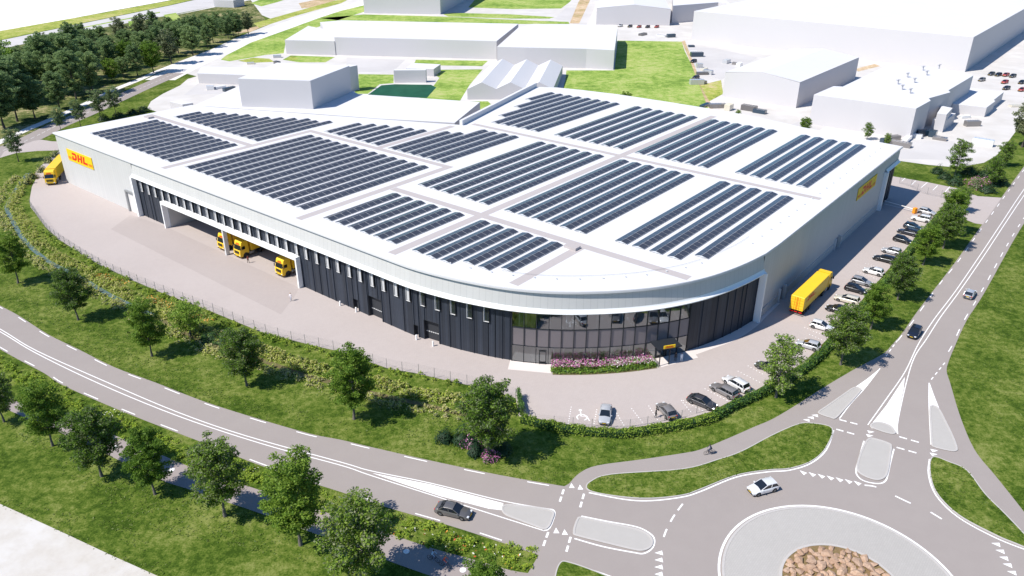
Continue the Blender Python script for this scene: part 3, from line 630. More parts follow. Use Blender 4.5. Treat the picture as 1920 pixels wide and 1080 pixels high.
# white gate frame and door in the end wall, with bollards
block('gate_frame', 82.9, 83.5, -189.4, -188.9, 0, 5.6, M['grey_metal']); block('gate_frame', 82.9, 83.5, -188.9, -184.9, 5.2, 5.6, M['grey_metal'])
block('gate', 83.3, 83.42, -188.9, -184.9, 0, 5.2, M['door_light'])
# doors in the shaded side wall with thin porches, plinth line
for a in (139.0, 171.2):
    block('side_door', a-.55, a+.75, -44.02, -43.9, 0, 2.6, M['door_grey'])
    block('door_side_panel', a+1.0, a+1.25, -44.0, -43.3, 0, 3.0, M['plinth'])
    block('door_side_panel', a-1.1, a-.9, -44.0, -43.6, 0, 2.8, M['jamb'])
for a0, a1 in ((130, 137.4), (140.6, 169.4), (172.8, 202)):
    block('plinth', a0, a1, -43.99, -43.86, 0, 1.7, M['plinth'])
# --- the glazed corner
NB = 15; SG = [sG0+(sG1-sG0)*i/NB for i in range(NB+1)]
for i, s in enumerate(SG):
    p, d, n = wat(s); c = p+n*.06; mb = MB(); mb.box((c.x, c.y, 5.0), (.11, .22, 9.98), math.atan2(d.y, d.x)); wpart(mb, 'mullion', M['dark'])
def pane(i, z0, z1, m, name, off):
    a, da, na = wat(SG[i]+.05); b, db, nb = wat(SG[i+1]-.05); a = a+na*off; b = b+nb*off; t = .03
    V = [(a.x, a.y, z0), (b.x, b.y, z0), (b.x, b.y, z1), (a.x, a.y, z1), (a.x-na.x*t, a.y-na.y*t, z0), (b.x-nb.x*t, b.y-nb.y*t, z0), (b.x-nb.x*t, b.y-nb.y*t, z1), (a.x-na.x*t, a.y-na.y*t, z1)]
    mb = MB(); mb.add(V, [(0, 1, 2, 3)] if m is M['glass'] else [(0, 1, 2, 3), (7, 6, 5, 4), (3, 2, 6, 7), (0, 4, 5, 1)]); wpart(mb, name, m)
for i in range(NB):
    pane(i, .08, 3.2, M['glass'], 'ground_floor_glass', .02)
    pane(i, 3.28, 6.6, M['spandrel'], 'dark_panel', .02)
    pane(i, 6.72, 9.95, M['glass'], 'upper_floor_glass', .02)
Sg = seg(sG0, sG1, 1); Pg = [wat(s)[0] for s in Sg]
mb = MB()
for z in (.04, 3.24, 6.66): mb.sweep(Pg, [(-.06, z-.05), (.10, z-.05), (.10, z+.05), (-.06, z+.05)], closeprof=True)
wpart(mb, 'glazing_rail', M['dark'])
def inner(o_): return [p-n*o_ for p, n in zip(Pg, normals(Pg))]
for z in (.02, 6.6): 
    I = inner(7.0); mb = MB(); O_ = inner(.15); mb.prism([(q.x, q.y) for q in O_+I[::-1]], z-.3 if z > 1 else 0.05, z+.04); wpart(mb, 'office_floor', M['int_floor'])
I = inner(6.9); mb = MB()
for i in range(len(I)-1): mb.add([(I[i].x, I[i].y, 0), (I[i+1].x, I[i+1].y, 0), (I[i+1].x, I[i+1].y, 9.9), (I[i].x, I[i].y, 9.9)], [(0, 1, 2, 3)])
wpart(mb, 'office_back_wall', M['interior'])
mb = MB(); rr = random.Random(9)
for k, s in enumerate([sG0+.3, SG[1]+.3, SG[3], SG[4]+.5, SG[6], SG[8], SG[9]+1.1, SG[11], SG[12]+.8, SG[14], sG1-.3]):
    p, d, n = wat(s); z0 = 6.65 if k % 3 else .1; z1 = z0+3.1; dep = rr.uniform(2.5, 6.6); c = p-n*(.3+dep/2)
    mb.box((c.x, c.y, (z0+z1)/2), (.12, dep, 3.05), math.atan2(d.y, d.x))
    z0 = .1 if k % 3 else 6.65; c = p+d*.9-n*(.4+dep*.3); mb.box((c.x, c.y, z0+1.5), (.12, dep*.5, 3.0), math.atan2(d.y, d.x)+rr.uniform(-.5, .5))
wpart(mb, 'office_partition', M['interior'])
mb = MB()
for k in range(13):
    q_ = wat(SG[k+1]); w_ = .1 if k % 2 else 6.65; c = q_[0]-q_[2]*2.0; mbw = MB(); mbw.box((c.x, c.y, w_+1.52), (.10, 3.4, 3.0), math.atan2(q_[1].y, q_[1].x)+rr.uniform(-.35, .35)); wpart(mbw, 'office_partition', M['interior'])
    s = sG0+1+(sG1-sG0-2)*k/12; p, d, n = wat(s); z0 = .1 if k % 2 else 6.65; c = p-n*rr.uniform(1.6, 3.6); mb.box((c.x, c.y, z0+.74), (1.6, .8, .05), math.atan2(d.y, d.x)); mb.box((c.x, c.y, z0+.36), (1.3, .5, .7), math.atan2(d.y, d.x), taper=.6)
wpart(mb, 'office_desk', M['door_light'])
# glazed doors, canopy over the entrance, canopy posts
def gdoor(s, w=1.1):
    p, d, n = wat(s); ang = math.atan2(d.y, d.x); mb = MB()
    for sx in (-1, 1): c = p+d*(sx*w/2)+n*.2; mb.box((c.x, c.y, 1.25), (.12, .12, 2.5), ang)
    c = p+n*.2; mb.box((c.x, c.y, 2.5), (w+.12, .12, .12), ang); mb.box((c.x, c.y, .2), (w, .08, .2), ang); wpart(mb, 'entrance_door', M['dark'])
gdoor(SG[2]+1.15); gdoor(SG[12]+.9, 1.6)
p, d, n = wat(SG[12]+1.0); ang = math.atan2(d.y, d.x); mb = MB(); c = p+n*1.5; mb.box((c.x, c.y, 3.42), (4.4, 2.9, .22), ang)
for sx in (-1.6, .2): q = c+d*sx+n*1.1; mb.box((q.x, q.y, 1.66), (.14, .14, 3.3), ang)
wpart(mb, 'entrance_canopy', M['dark'])
# --- walkways on the roof
def walk(a0, b0, a1, b1, w=1.9, z=HR+.008):
    mb = MB(); mb.ribbon([AB(a0, b0), AB(a1, b1)], w, z); wpart(mb, 'roof_walkway', M['walk'])
walk(85.2, -95.6, 213, -95.3); walk(85.2, -122, 128.3+.9, -122); walk(85.4, -172.7, 128.3, -172.6); walk(89.2, -71.1, 109.2, -71.2, 1.9); walk(127.9, -146.4, 156.3, -146.4)
walk(109.5, -122.9+2, 109.5, -49.9, 1.9, HR+.014); walk(161.6, -143.6, 162, -46.4, 1.6, HR+.014); walk(109.6, -223, 109.5, -173.6, 1.7, HR+.014); walk(128, -173.5, 128.3, -121.1, 1.7, HR+.014)
# little roof anchors along the edge, access hatches
for a in np.arange(130, 210, 4.4): c = AB(a, -47.8); mbA = MB(); mbA.box((c.x, c.y, HR+.12), (.28, .28, .24)); wpart(mbA, 'roof_anchor', M['jamb'])
for b in np.arange(-224, -62, 6.0):
    p, d, n = wat(b+224+.0); 
for k in range(14): p, d, n = wat(sof(b=-88)+k*4.2); c = p-n*4.2; mbA = MB(); mbA.box((c.x, c.y, HR+.12), (.26, .26, .24)); wpart(mbA, 'roof_anchor', M['jamb'])
pp = [wat(sof(b=-74)+k*2)[0]-wat(sof(b=-74)+k*2)[2]*5.2 for k in range(30)]
mb = MB(); 
for i in range(len(pp)-1): mb.beam(pp[i]+Vector((0, 0, HR+.2)), pp[i+1]+Vector((0, 0, HR+.2)), .03, .03)
wpart(mb, 'safety_line', M['steel'])
for (a, b) in ((107.5, -72.2), (107.6, -219.6)):
    mb = MB(); mb.box(AB(a, b, HR+.25), (2.6, 1.6, .5), math.atan2(BX.y, BX.x)); wpart(mb, 'roof_hatch', M['walk'])

# ------------------------------------------------------------------ solar rows (each row a thing lying on the roof)
blocks = [
 ('far left block', -214.6, 3.43, [(88.9, 107.4)]*12),
 ('back left block under the roof edge', -213.9, 3.43, [(112.6, f) for f in (120.2, 122, 124, 125.7, 127.4, 127.4, 129.2, 131.4, 133.3, 135.4, 135.6, 137.6)]),
 ('largest block of thirteen rows', -168.3, 3.49, [(89, 125)]*13),
 ('small block behind the largest one', -168.0, 3.75, [(129.8, f) for f in (141.5, 143.2, 145, 146.4, 146.7, 147.8)]),
 ('block in front of the white back parapet', -143.0, 3.35, [(129.8, f) for f in (150.2, 152, 158.2, 158.5, 158.8, 158.9)]),
 ('long block in the middle of the roof', -117.2, 3.55, [(114.6, 158.6)]*6),
 ('stepped block in the far back corner', -149.6, 3.43, [(194.6, 207.2), (184.6, 207.2), (173.1, 207.4), (165.9, 207.6), (166.1, 207.9), (166.3, 208.2), (166.3, 208.4), (166.3, 208.5)]),
 ('back block left of the long walkway', -117.9, 3.70, [(166.5, 208.6)]*6),
 ('back block right of the long walkway', -92.8, 3.43, [(166, 208.5)]*6),
 ('back right block of five rows', -66.7, 3.58, [(167, 209)]*5),
 ('front block beside the black wall', -117.3, 3.60, [(88.5, 107.5)]*6),
 ('front block nearest the rounded corner', -92.5, 3.42, [(88.4, 107.4), (88.4, 107.4), (88.5, 107.5), (90.6, 107.5), (90.6, 107.6), (92.6, 107.7)]),
 ('long block right of the middle walkway', -92.5, 3.45, [(114.4, 158.8)]*6),
 ('front right block of five rows', -66.6, 3.60, [(115, 159.2), (115, 159.2), (115, 159.2), (115, 159), (118.4, 158.6)]),
]
ordn = ['first', 'second', 'third', 'fourth', 'fifth', 'sixth', 'seventh', 'eighth', 'ninth', 'tenth', 'eleventh', 'twelfth', 'thirteenth']
pvmesh = {}
def pvrow(L):
    key = round(L*2)/2
    if key in pvmesh: return pvmesh[key]
    n = max(3, int(round(L/1.75))); w = L/n; hw = 1.33; hgtr = .37
    fr = MB(); lf = MB(); rt_ = MB()
    # local x along the row, y across; ridge in the middle
    for sgn, M_ in ((-1, lf), (1, rt_)):
        fr.add([(0, sgn*hw, .10), (L, sgn*hw, .10), (L, 0, hgtr), (0, 0, hgtr)], [(0, 1, 2, 3) if sgn < 0 else (3, 2, 1, 0)])
        for i in range(n):
            x0, x1 = i*w+.035, (i+1)*w-.035; y0, y1 = sgn*(hw-.05), sgn*.04
            z0 = .10+(hgtr-.10)*(1-abs(y0)/hw)+.022; z1 = .10+(hgtr-.10)*(1-abs(y1)/hw)+.022
            M_.add([(x0, y0, z0), (x1, y0, z0), (x1, y1, z1), (x0, y1, z1)], [(0, 1, 2, 3) if sgn < 0 else (3, 2, 1, 0)])
    for x in (0, L): fr.add([(x, -hw, .10), (x, hw, .10), (x, 0, hgtr)], [(0, 1, 2)])
    for k in range(int(L/3.5)+1):
        x = min(L-.1, .1+k*3.5)
        for y in (-1.25, 0, 1.25): fr.box((x, y, .05 if y else .17), (.12, .12, .10 if y else .33))
    ms = [fr.mesh('panel_frame'), lf.mesh('left_panels'), rt_.mesh('right_panels')]
    ms[0].materials.append(M['pvf']); ms[1].materials.append(M['pv']); ms[2].materials.append(M['pv']); pvmesh[key] = (ms, key); return pvmesh[key]
for nm, b0, pitch, rows in blocks:
    for i, (a0, a1) in enumerate(rows):
        (ms, key) = pvrow(a1-a0); c = AB(a0, b0+pitch*i, HR+.012)
        t = empty('solar_panel_row', c, TH, '%s row from the left in the %s' % (ordn[i], nm), 'solar panels', 'rows of tent shaped solar panels on the warehouse roof')
        for me in ms:
            o = bpy.data.objects.new(me.name.split('.')[0], me); C.objects.link(o); o.parent = t

# ------------------------------------------------------------------ lettering
def letters(word, style=0):
    """italic block capitals as flat polygons, unit height, returns (polys, width)"""
    S = .20; out = []; x = 0
    def P(L): return [(x+px+py*.28, py) for px, py in L]
    for ch in word:
        if ch == 'D': out.append(P([(0, 0), (.85, 0), (1.12, .26), (1.12, .74), (.85, 1), (0, 1), (0, .72), (.62, .72), (.74, .62), (.74, .38), (.62, .28), (.38, .28), (.38, .52), (0, .52)])); x += 1.3
        elif ch == 'H': out += [P([(0, 0), (.38, 0), (.38, .38), (.72, .38), (.72, 0), (1.10, 0), (1.10, 1), (.72, 1), (.72, .60), (.38, .60), (.38, 1), (0, 1)])]; x += 1.28
        elif ch == 'L': out += [P([(0, 0), (1.05, 0), (1.05, .30), (.38, .30), (.38, 1), (0, 1)])]; x += 1.2
    return out, x
def sign(name, origin, u, v, w, h, depth, label, cat='sign', stripes=True, par=None, backing=True, group=None):
    """flat board at origin (lower left), unit vectors u (right) and v (up)"""
    u, v = Vector(u).normalized(), Vector(v).normalized(); nn = u.cross(v).normalized()
    R = Matrix((u, v, nn)).transposed().to_4x4(); root = None
    if par is None:
        root = bpy.data.objects.new(name, None); C.objects.link(root); root.matrix_world = Matrix.Translation(origin) @ R; tag(root, label, cat, group); par = root; base = Matrix.Identity(4)
    else: base = Matrix.Translation(origin) @ R
    if backing:
        mb = MB(); mb.box((w/2, h/2, depth/2), (w, h, depth)); o = mb.build('board', M['signyellow'], par); o.matrix_local = base
    polys, lw = letters('DHL'); sc = min(h*.66, w*.66/lw); ox = (w-lw*sc-.1*sc)/2; oy = (h-sc)/2; mb = MB(); z = depth+.015 if backing else .015
    for P in polys: mb.add([(ox-.07*lw*sc+px*sc*1.14, oy+py*sc, z) for px, py in P], [tuple(range(len(P)))])
    if stripes:
        for k in range(3):
            y = oy+.02*sc+k*sc*.11; e_ = .09*lw*sc
            mb.add([(.02*w, y, z), (ox-.08*sc-e_, y, z), (ox-.06*sc-e_, y+sc*.06, z), (.02*w, y+sc*.06, z)], [(0, 1, 2, 3)])
            xr = ox+lw*sc*1.07+.1*sc; mb.add([(xr, y, z), (w*.98, y, z), (w*.98, y+sc*.06, z), (xr+.02, y+sc*.06, z)], [(0, 1, 2, 3)])
    o = mb.build('lettering', M['red'], par); o.matrix_local = base
    return root
p, d, n = wat(sof(b=-218.7)); sign('wall_sign', p+n*.34+Vector((0, 0, 7.45)), d, (0, 0, 1), 13.9, 3.15, .12, 'yellow sign with red letters DHL on the sunlit end wall')
p = AB(180.9, -44.3+.34, 8.7); sign('wall_sign', p, AX, (0, 0, 1), 14.2, 2.95, .12, 'yellow sign with red letters DHL high on the shaded side wall')
p, d, n = wat(SG[12]-.2); p = p+n*2.95; sign('entrance_sign', p+Vector((0, 0, 3.56)), d, (0, 0, 1), 2.1, .55, .12, 'small yellow DHL sign standing on the canopy over the entrance', stripes=False)

# ================================================================== NEIGHBOURING WHITE BUILDINGS
def bldg(label, px, h, name='warehouse', mats=None, zbase=0.0, ridge=None, cat='building', parts=True):
    """px: roof corners seen in the photo, at height h; walls drop to the ground"""
    P = GP(px, h); c = sum(P, Vector())/len(P); c.z = 0
    t = empty(name, c, 0, label, cat)
    Q = [(p.x-c.x, p.y-c.y) for p in P]
    mb = MB(); mb.prism(Q, zbase, h, top=False); mb.build('wall', mats or M['hall'], t)
    if ridge is None:
        mb = MB(); mb.prism(Q, h, h+.12, bottom=False); mb.build('roof', M['roof'], t)
    else:
        # ridge: (i0,j0,i1,j1,rise) gable ends are edges i0-j0 and i1-j1 of the polygon
        i0, j0, i1, j1, rise = ridge; a, b, c2, d = [Vector((*Q[k], h)) for k in (i0, j0, i1, j1)]
        r0 = (a+b)/2+Vector((0, 0, rise)); r1 = (c2+d)/2+Vector((0, 0, rise)); mb = MB()
        up = Vector((0, 0, .12)); mb.add([a+up, r0+up, r1+up, d+up], [(0, 1, 2, 3)]); mb.add([b+up, c2+up, r1+up, r0+up], [(0, 1, 2, 3)]); mb.build('roof', M['roof'], t)
        for e0, e1, rr_ in ((a, b, r0), (c2, d, r1)): mb = MB(); mb.add([e0, e1, rr_+up], [(0, 1, 2)]); mb.build('gable', mats or M['hall'], t)
    return t
bldg('low white hall joined to the back of the solar roofed warehouse', [(364, 198.2), (446, 163), (600, 140), (672, 177), (900, 192), (852.5, 231), (716, 223.4), (583, 213.5), (400, 200.6)], 13.3)
hb = 13.42; Pb = G(584, 205, hb); z_ = hgt((584, 205), (581.7, 152), hb)
bldg('tall white block rising from the low hall behind the solar roof', [(446, 148), (581.7, 152), (655, 124), (520, 118)], z_)
hx = hgt((654, 173), (650, 127)); bldg('narrow white wing behind the tall white block', [(640, 126.5), (650, 127), (670, 123), (655, 121)], hx)
hx = hgt((372, 156.5), (370, 138)); bldg('long low white building left of the tall white block', [(370, 138), (490, 142), (520, 128), (378, 125)], hx)
hx = 3.2; bldg('small white shed at the left end behind the solar roof', [(318, 191), (342, 196.5), (362, 193.5), (338, 188.5)], hx)
h1 = hgt((628, 103.5), (627, 70)); h0 = hgt((536, 101.5), (534, 75.5))
bldg('low left end of the long white building behind the lawn', [(534, 75.5), (627, 77.5), (640, 62), (578, 49)], h0)
bldg('long white building with a flat roof behind the car park', [(627, 70), (780, 73.5), (931, 77.5), (972, 45), (640, 38.5), (600, 42)], h1)
h2 = hgt((1151, 131), (1152, 94.5)); bldg('white building with a seamed front, right end of the long row', [(932, 88), (985, 89.5), (1100, 91.8), (1152, 94.5), (1158, 54), (1154, 48), (1000, 45), (972, 52)], h2)
h3 = hgt((876, 187), (876, 167)); FL, BL, BR_, FR = [G(*p, h3) for p in [(876, 167), (920, 121), (1055, 123.5), (1037, 166.5)]]
c = (FL+BL+BR_+FR)/4; c.z = 0; t = empty('saw_roof_building', c, 0, 'white building with three pointed roofs next to the big lawn', 'building')
mb = MB(); mb.prism([(p.x-c.x, p.y-c.y) for p in (FL, FR, BR_, BL)], 0, h3, top=False); mb.build('wall', M['hall'], t)
for k in range(3):
    mb = MB(); f0, f1 = FL.lerp(FR, k/3)-c, FL.lerp(FR, (k+1)/3)-c; b0, b1 = BL.lerp(BR_, k/3)-c, BL.lerp(BR_, (k+1)/3)-c
    r0, r1 = (f0+f1)/2+Vector((0, 0, 2.6)), (b0+b1)/2+Vector((0, 0, 2.6)); mb.add([f0, r0, r1, b0], [(0, 1, 2, 3)]); mb.add([f1, b1, r1, r0], [(0, 1, 2, 3)]); mb.build('roof', M['roof'], t)
    mb = MB(); mb.add([f0, f1, r0], [(0, 1, 2)]); mb.add([b1, b0, r1], [(0, 1, 2)]); mb.build('gable', M['hall'], t)
h4 = hgt((798, 155), (798, 132)); bldg('narrow white box building beside the dark green pond', [(738, 132.5), (798, 132), (799.5, 130), (740, 130)], h4)
h5 = hgt((813, 143), (813, 129.5)); bldg('small white box building behind the narrow one', [(761, 128.6), (813, 130), (826, 121), (773, 118.5)], h5)
def gbldg(label, px, h, **k):  # footprint corners seen on the ground
    P = GP(px); c = sum(P, Vector())/len(P); t = empty('warehouse', c, 0, label, 'building'); Q = [(p.x-c.x, p.y-c.y) for p in P]
    mb = MB(); mb.prism(Q, 0, h, top=False); mb.build('wall', M['hall'], t); mb = MB(); mb.prism(Q, h, h+.12); mb.build('roof', M['roof'], t); return t
gbldg('tall white hall cut off by the top edge beside the bright verge', [(683, 25), (826, 27), (900, -14), (775, -16)], 22)
h6 = hgt((437, 14.5), (437, 1)); bldg('small white building far off above the wood', [(400, -.2), (437, 1), (457, -3), (422, -4)], h6)
h7 = hgt((1118, 46), (1119, 15.5)); bldg('white gabled hall at the top edge, left of the largest white hall', [(1119, 15.5), (1258, 17.5), (1235, -22), (1130, -22)], h7, ridge=(0, 1, 2, 3, 2.4))
h8 = hgt((1262, 44), (1262, 11)); bldg('white hall between the gabled hall and the largest white hall', [(1262, 11), (1347, 4.5), (1369, 7), (1330, -20), (1262, -20)], h8)
h9 = hgt((1809, 135), (1826, 70)); FLb = G(1296, 75); FRb = G(1809, 135); BRb = G(1990, 12); BLb = FLb+(BRb-FRb)
Pq = [FLb, FRb, BRb, BLb]; c = sum(Pq, Vector())/4; t = empty('warehouse', c, 0, 'largest plain white hall at the top right', 'building')
mb = MB(); mb.prism([(p.x-c.x, p.y-c.y) for p in Pq], 0, h9, top=False); mb.build('wall', M['hall'], t); mb = MB(); mb.prism([(p.x-c.x, p.y-c.y) for p in Pq], h9, h9+.12); mb.build('roof', M['roof'], t)
h10 = hgt((1493, 203), (1500, 155)); bldg('white gabled hall in front of the largest white hall', [(1360, 135.5), (1500, 155), (1611, 108), (1480, 92.5)], h10, ridge=(0, 1, 2, 3, 1.9))
h11 = hgt((1707, 262), (1718, 204)); t4 = bldg('white hall with roof vents behind the far right roof corner', [(1526, 178), (1618, 190), (1718, 204), (1745, 189), (1741, 185), (1782, 173.5), (1778, 170), (1825, 142), (1740, 125), (1663, 123), (1580, 163), (1563, 162)], h11)
for k, (x, y) in enumerate([(1682, 158), (1690, 168), (1705, 175), (1713, 155), (1729, 132), (1736, 141), (1759, 129), (1700, 145)]):
    q = G(x, y, h11+.12)-t4.location; mb = MB(); mb.tube(q, q+Vector((0, 0, 1.5)), .45, n=10); mb.box((q.x, q.y, q.z+1.7), (1.2, 1.2, .25), .3); mb.build('roof_vent', M['hall'], t4)
h12 = hgt((1772, 247), (1773, 227)); bldg('small white lean-to beside the vented hall', [(1749, 224), (1773, 227), (1792, 213), (1768, 211)], h12)
bldg('taller white box attached behind the lean-to', [(1757, 213), (1775, 215), (1786, 203), (1766, 199)], h12+2.5)
h13 = hgt((1848, 220), (1850, 202)); bldg('low white building with a notch at the right', [(1786, 195), (1850, 202), (1866, 190), (1863, 188), (1882, 173), (1820, 165)], h13)

# ================================================================== VEHICLES
def lathe_wheel(R_, w):
    ty = MB(); n = 20; prof = [(-w/2, R_*.66), (-w/2, R_*.93), (-w*.38, R_), (w*.38, R_), (w/2, R_*.93), (w/2, R_*.66)]; V = []
    for k in range(n):
        a = 2*pi*k/n
        for y, r in prof: V.append((cos(a)*r, y, sin(a)*r))
    m_ = len(prof); ty.add(V, [(k*m_+j, ((k+1) % n)*m_+j, ((k+1) % n)*m_+j+1, k*m_+j+1) for k in range(n) for j in range(m_-1)], 0, True)
    ty.add([(cos(2*pi*k/n)*R_*.66, w*.3, sin(2*pi*k/n)*R_*.66) for k in range(n)], [tuple(range(n))]); ty.add([(cos(2*pi*k/n)*R_*.66, -w*.3, sin(2*pi*k/n)*R_*.66) for k in range(n)], [tuple(range(n-1, -1, -1))])
    rm = MB()
    for sg in (-1, 1):
        y = sg*w*.40
        for k in range(5):
            a = 2*pi*k/5; rm.beam((cos(a)*R_*.1, y, sin(a)*R_*.1), (cos(a)*R_*.60, y, sin(a)*R_*.60), R_*.2, .03)
        V = []
        for k in range(n):
            a = 2*pi*k/n
            for r in (R_*.56, R_*.67): V.append((cos(a)*r, y, sin(a)*r))
        rm.add(V, [(2*k, 2*((k+1) % n), 2*((k+1) % n)+1, 2*k+1) for k in range(n)])
        rm.tube((0, y-.02, 0), (0, y+.02, 0), R_*.17, n=8)
    a, b = ty.mesh('tyre'), rm.mesh('rim'); a.materials.append(M['tyre']); b.materials.append(M['rim']); return a, b
WH = lathe_wheel(.325, .22); WT = lathe_wheel(.51, .32); WB = None
def wheel(par, loc, W_=WH):
    o = bpy.data.objects.new('wheel', W_[0]); C.objects.link(o); o.parent = par; o.location = loc
    r = bpy.data.objects.new('rim', W_[1]); C.objects.link(r); r.parent = o
    return o
SPEC = {  # L, W, hood/belt stations (x from rear 0..1, z belt), cabin: rear base, rear top, front top, windscreen base, roof z
 'hatch': dict(L=4.1, W=1.76, belt=[(0, .70, .78), (.03, .88, .90), (.10, .95, .96), (.3, .95, 1), (.62, .92, 1), (.72, .88, 1), (.88, .76, .97), (.97, .62, .86), (1, .48, .74)], cab=(.02, .13, .48, .74), zr=1.47, tr=.80),
 'sedan': dict(L=4.75, W=1.82, belt=[(0, .62, .78), (.03, .88, .90), (.10, .96, .97), (.22, .96, 1), (.6, .92, 1), (.70, .88, 1), (.88, .74, .97), (.97, .60, .86), (1, .46, .74)], cab=(.12, .28, .53, .74), zr=1.43, tr=.76),
 'wagon': dict(L=4.75, W=1.83, belt=[(0, .70, .80), (.03, .90, .92), (.10, .97, .98), (.3, .97, 1), (.6, .94, 1), (.70, .90, 1), (.88, .77, .97), (.97, .62, .86), (1, .48, .74)], cab=(.02, .10, .52, .73), zr=1.50, tr=.80),
 'suv': dict(L=4.55, W=1.86, belt=[(0, .75, .82), (.03, .98, .93), (.10, 1.08, .98), (.3, 1.08, 1), (.6, 1.05, 1), (.70, 1.02, 1), (.88, .93, .97), (.97, .78, .88), (1, .55, .78)], cab=(.02, .10, .52, .72), zr=1.68, tr=.80)}
def car_meshes(kind):
    s = SPEC[kind]; L, W_, zr = s['L'], s['W'], s['zr']; hw = W_/2; zb = .24; wx = (.185, .80); R_ = .385
    X = sorted(set([round(x, 3) for x, _, _ in s['belt']]+[w+d for w in wx for d in (-R_/L*1.02, -R_/L*.72, -R_/L*.3, 0, R_/L*.3, R_/L*.72, R_/L*1.02)]+[.48, .55]))
    bx = [b[0] for b in s['belt']]; body = MB(); V = []; K = 0
    for x in X:
        zt = np.interp(x, bx, [b[1] for b in s['belt']]); wf_ = np.interp(x, bx, [b[2] for b in s['belt']])*hw; low = zb
        for w in wx:
            dx = abs(x-w)*L
            if dx < R_*1.01: low = max(low, .33+math.sqrt(max(0, R_*R_-dx*dx))*.98)
        lo2 = min(low, zt-.12); mid = (max(lo2, .5)+zt)/2; wn = wf_
        ring = [(-wn*.93, lo2), (-wn*1.0, max(lo2+.02, .46)), (-wn*1.0, mid), (-wn*.95, zt-.03), (-wn*.80, zt+.015), (0, zt+.045), (wn*.80, zt+.015), (wn*.95, zt-.03), (wn*1.0, mid), (wn*1.0, max(lo2+.02, .46)), (wn*.93, lo2)]
        K = len(ring); V += [((x-.5)*L, y, z) for y, z in ring]
    F = [(i*K+j, (i+1)*K+j, (i+1)*K+j+1, i*K+j+1) for i in range(len(X)-1) for j in range(K-1)]; F += [tuple(range(K-1, -1, -1)), tuple((len(X)-1)*K+j for j in range(K))]
    body.add(V, [f[::-1] for f in F], 0, True)
    fl_ = MB(); fl_.box((0, 0, .33), (L*.94, W_*.86, .22))
    # cabin
    c0, c1, c2, c3 = [(c-.5)*L for c in s['cab']]; tr = s['tr']; zt = lambda x: float(np.interp(x/L+.5, bx, [b[1] for b in s['belt']]))
    gw = MB(); bw_ = hw*.915; tw = hw*tr; z0r, z0f = zt(c0)+.0, zt(c3)+.0; c1b, c2b = c1+.06, c2-.06; zs_ = zr-.05
    b_ = [(c0, bw_, z0r), (c1b, bw_, zt(c1)), (c2b, bw_, zt(c2)), (c3, bw_, z0f)]; tt = [(c1, tw, zs_), (c1b+.25, tw, zs_+.015), (c2b-.25, tw, zs_+.015), (c2, tw, zs_)]
    def side(sg): return [(x, sg*y, z) for x, y, z in b_], [(x, sg*y, z) for x, y, z in tt]
    lb, lt = side(1); rb, rt2 = side(-1)
    gw.add(lb+lt, [(0, 4, 5, 1)[::-1], (1, 5, 6, 2)[::-1], (2, 6, 7, 3)[::-1]]); gw.add(rb+rt2, [(0, 4, 5, 1), (1, 5, 6, 2), (2, 6, 7, 3)])
    gw.add([lb[3], rb[3], rt2[3], lt[3]], [(0, 1, 2, 3)]); gw.add([lb[0], rb[0], rt2[0], lt[0]], [(3, 2, 1, 0)])
    rf = MB(); n = 6; V = []
    for i in range(n+1):
        x = c1-.05+(c2+.05-c1+.05)*i/n; e = 1-abs(2*i/n-1)**3
        for y, z in ((-tw*1.03, zs_-.02), (-tw*.93, zs_+.03+.02*e), (0, zs_+.055+.03*e), (tw*.93, zs_+.03+.02*e), (tw*1.03, zs_-.02)): V.append((x, y, z))
    rf.add(V, [(i*5+j, i*5+j+1, (i+1)*5+j+1, (i+1)*5+j)[::-1] for i in range(n) for j in range(4)], 0, True)
    for sg in (-1, 1):
        def pl(p, q, w=.07): rf.beam((p[0], sg*p[1]*1.005, p[2]), (q[0], sg*q[1]*1.01, q[2]), w, .05)
        pl(b_[0], tt[0], .10); pl(b_[3], tt[3], .07); xm = (c1+c2)/2; pl((xm+.1, bw_, zt(xm)), (xm, tw, zs_), .09)
        if kind != 'sedan' and s['L'] > 4.3: xm = c1+.55; pl((xm-.1, bw_, zt(xm)), (xm, tw, zs_), .09)
        rf.beam((b_[0][0], sg*bw_*1.01, zt(c0)), (c3, sg*bw_*1.01, zt(c3)), .05, .05)
    hl = MB(); tl = MB(); tm = MB(); pf = MB(); xf = L/2; zf = s['belt'][-1][1]
    hl.box((0, 0, 0), (.30, .34, .13), 0, bev=.04); tl.box((0, 0, 0), (.12, .26, .22), bev=.03); pf.box((0, 0, 0), (.03, .50, .12)); mr = MB(); mr.box((0, 0, 0), (.16, .20, .13), bev=.04)
    tm.box((xf-.02, 0, .36), (.10, W_*.62, .16)); tm.box((-xf+.02, 0, .36), (.10, W_*.62, .12)); tm.box((xf-.06, 0, zf+.07), (.08, W_*.34, .10))
    for w in wx:
        for sg in (-1, 1): tm.tube(((w-.5)*L, sg*hw*.55, .33), ((w-.5)*L, sg*hw*.92, .33), R_*.98, n=16)
    return dict(body=body.mesh('body'), floor=fl_.mesh('chassis'), glass=gw.mesh('windows'), roof=rf.mesh('roof'), hl=hl.mesh('headlight'), tl=tl.mesh('tail_light'), pl=pf.mesh('number_plate'), mr=mr.mesh('mirror'), tm=tm.mesh('trim'), s=s, wx=wx)
CM = {k: car_meshes(k) for k in SPEC}; painted = {}
def pm(kind, part, colr):
    key = (kind, part, colr)
    if key not in painted: me = CM[kind][part].copy(); me.materials.clear(); me.materials.append(M[colr]); painted[key] = me
    return painted[key]
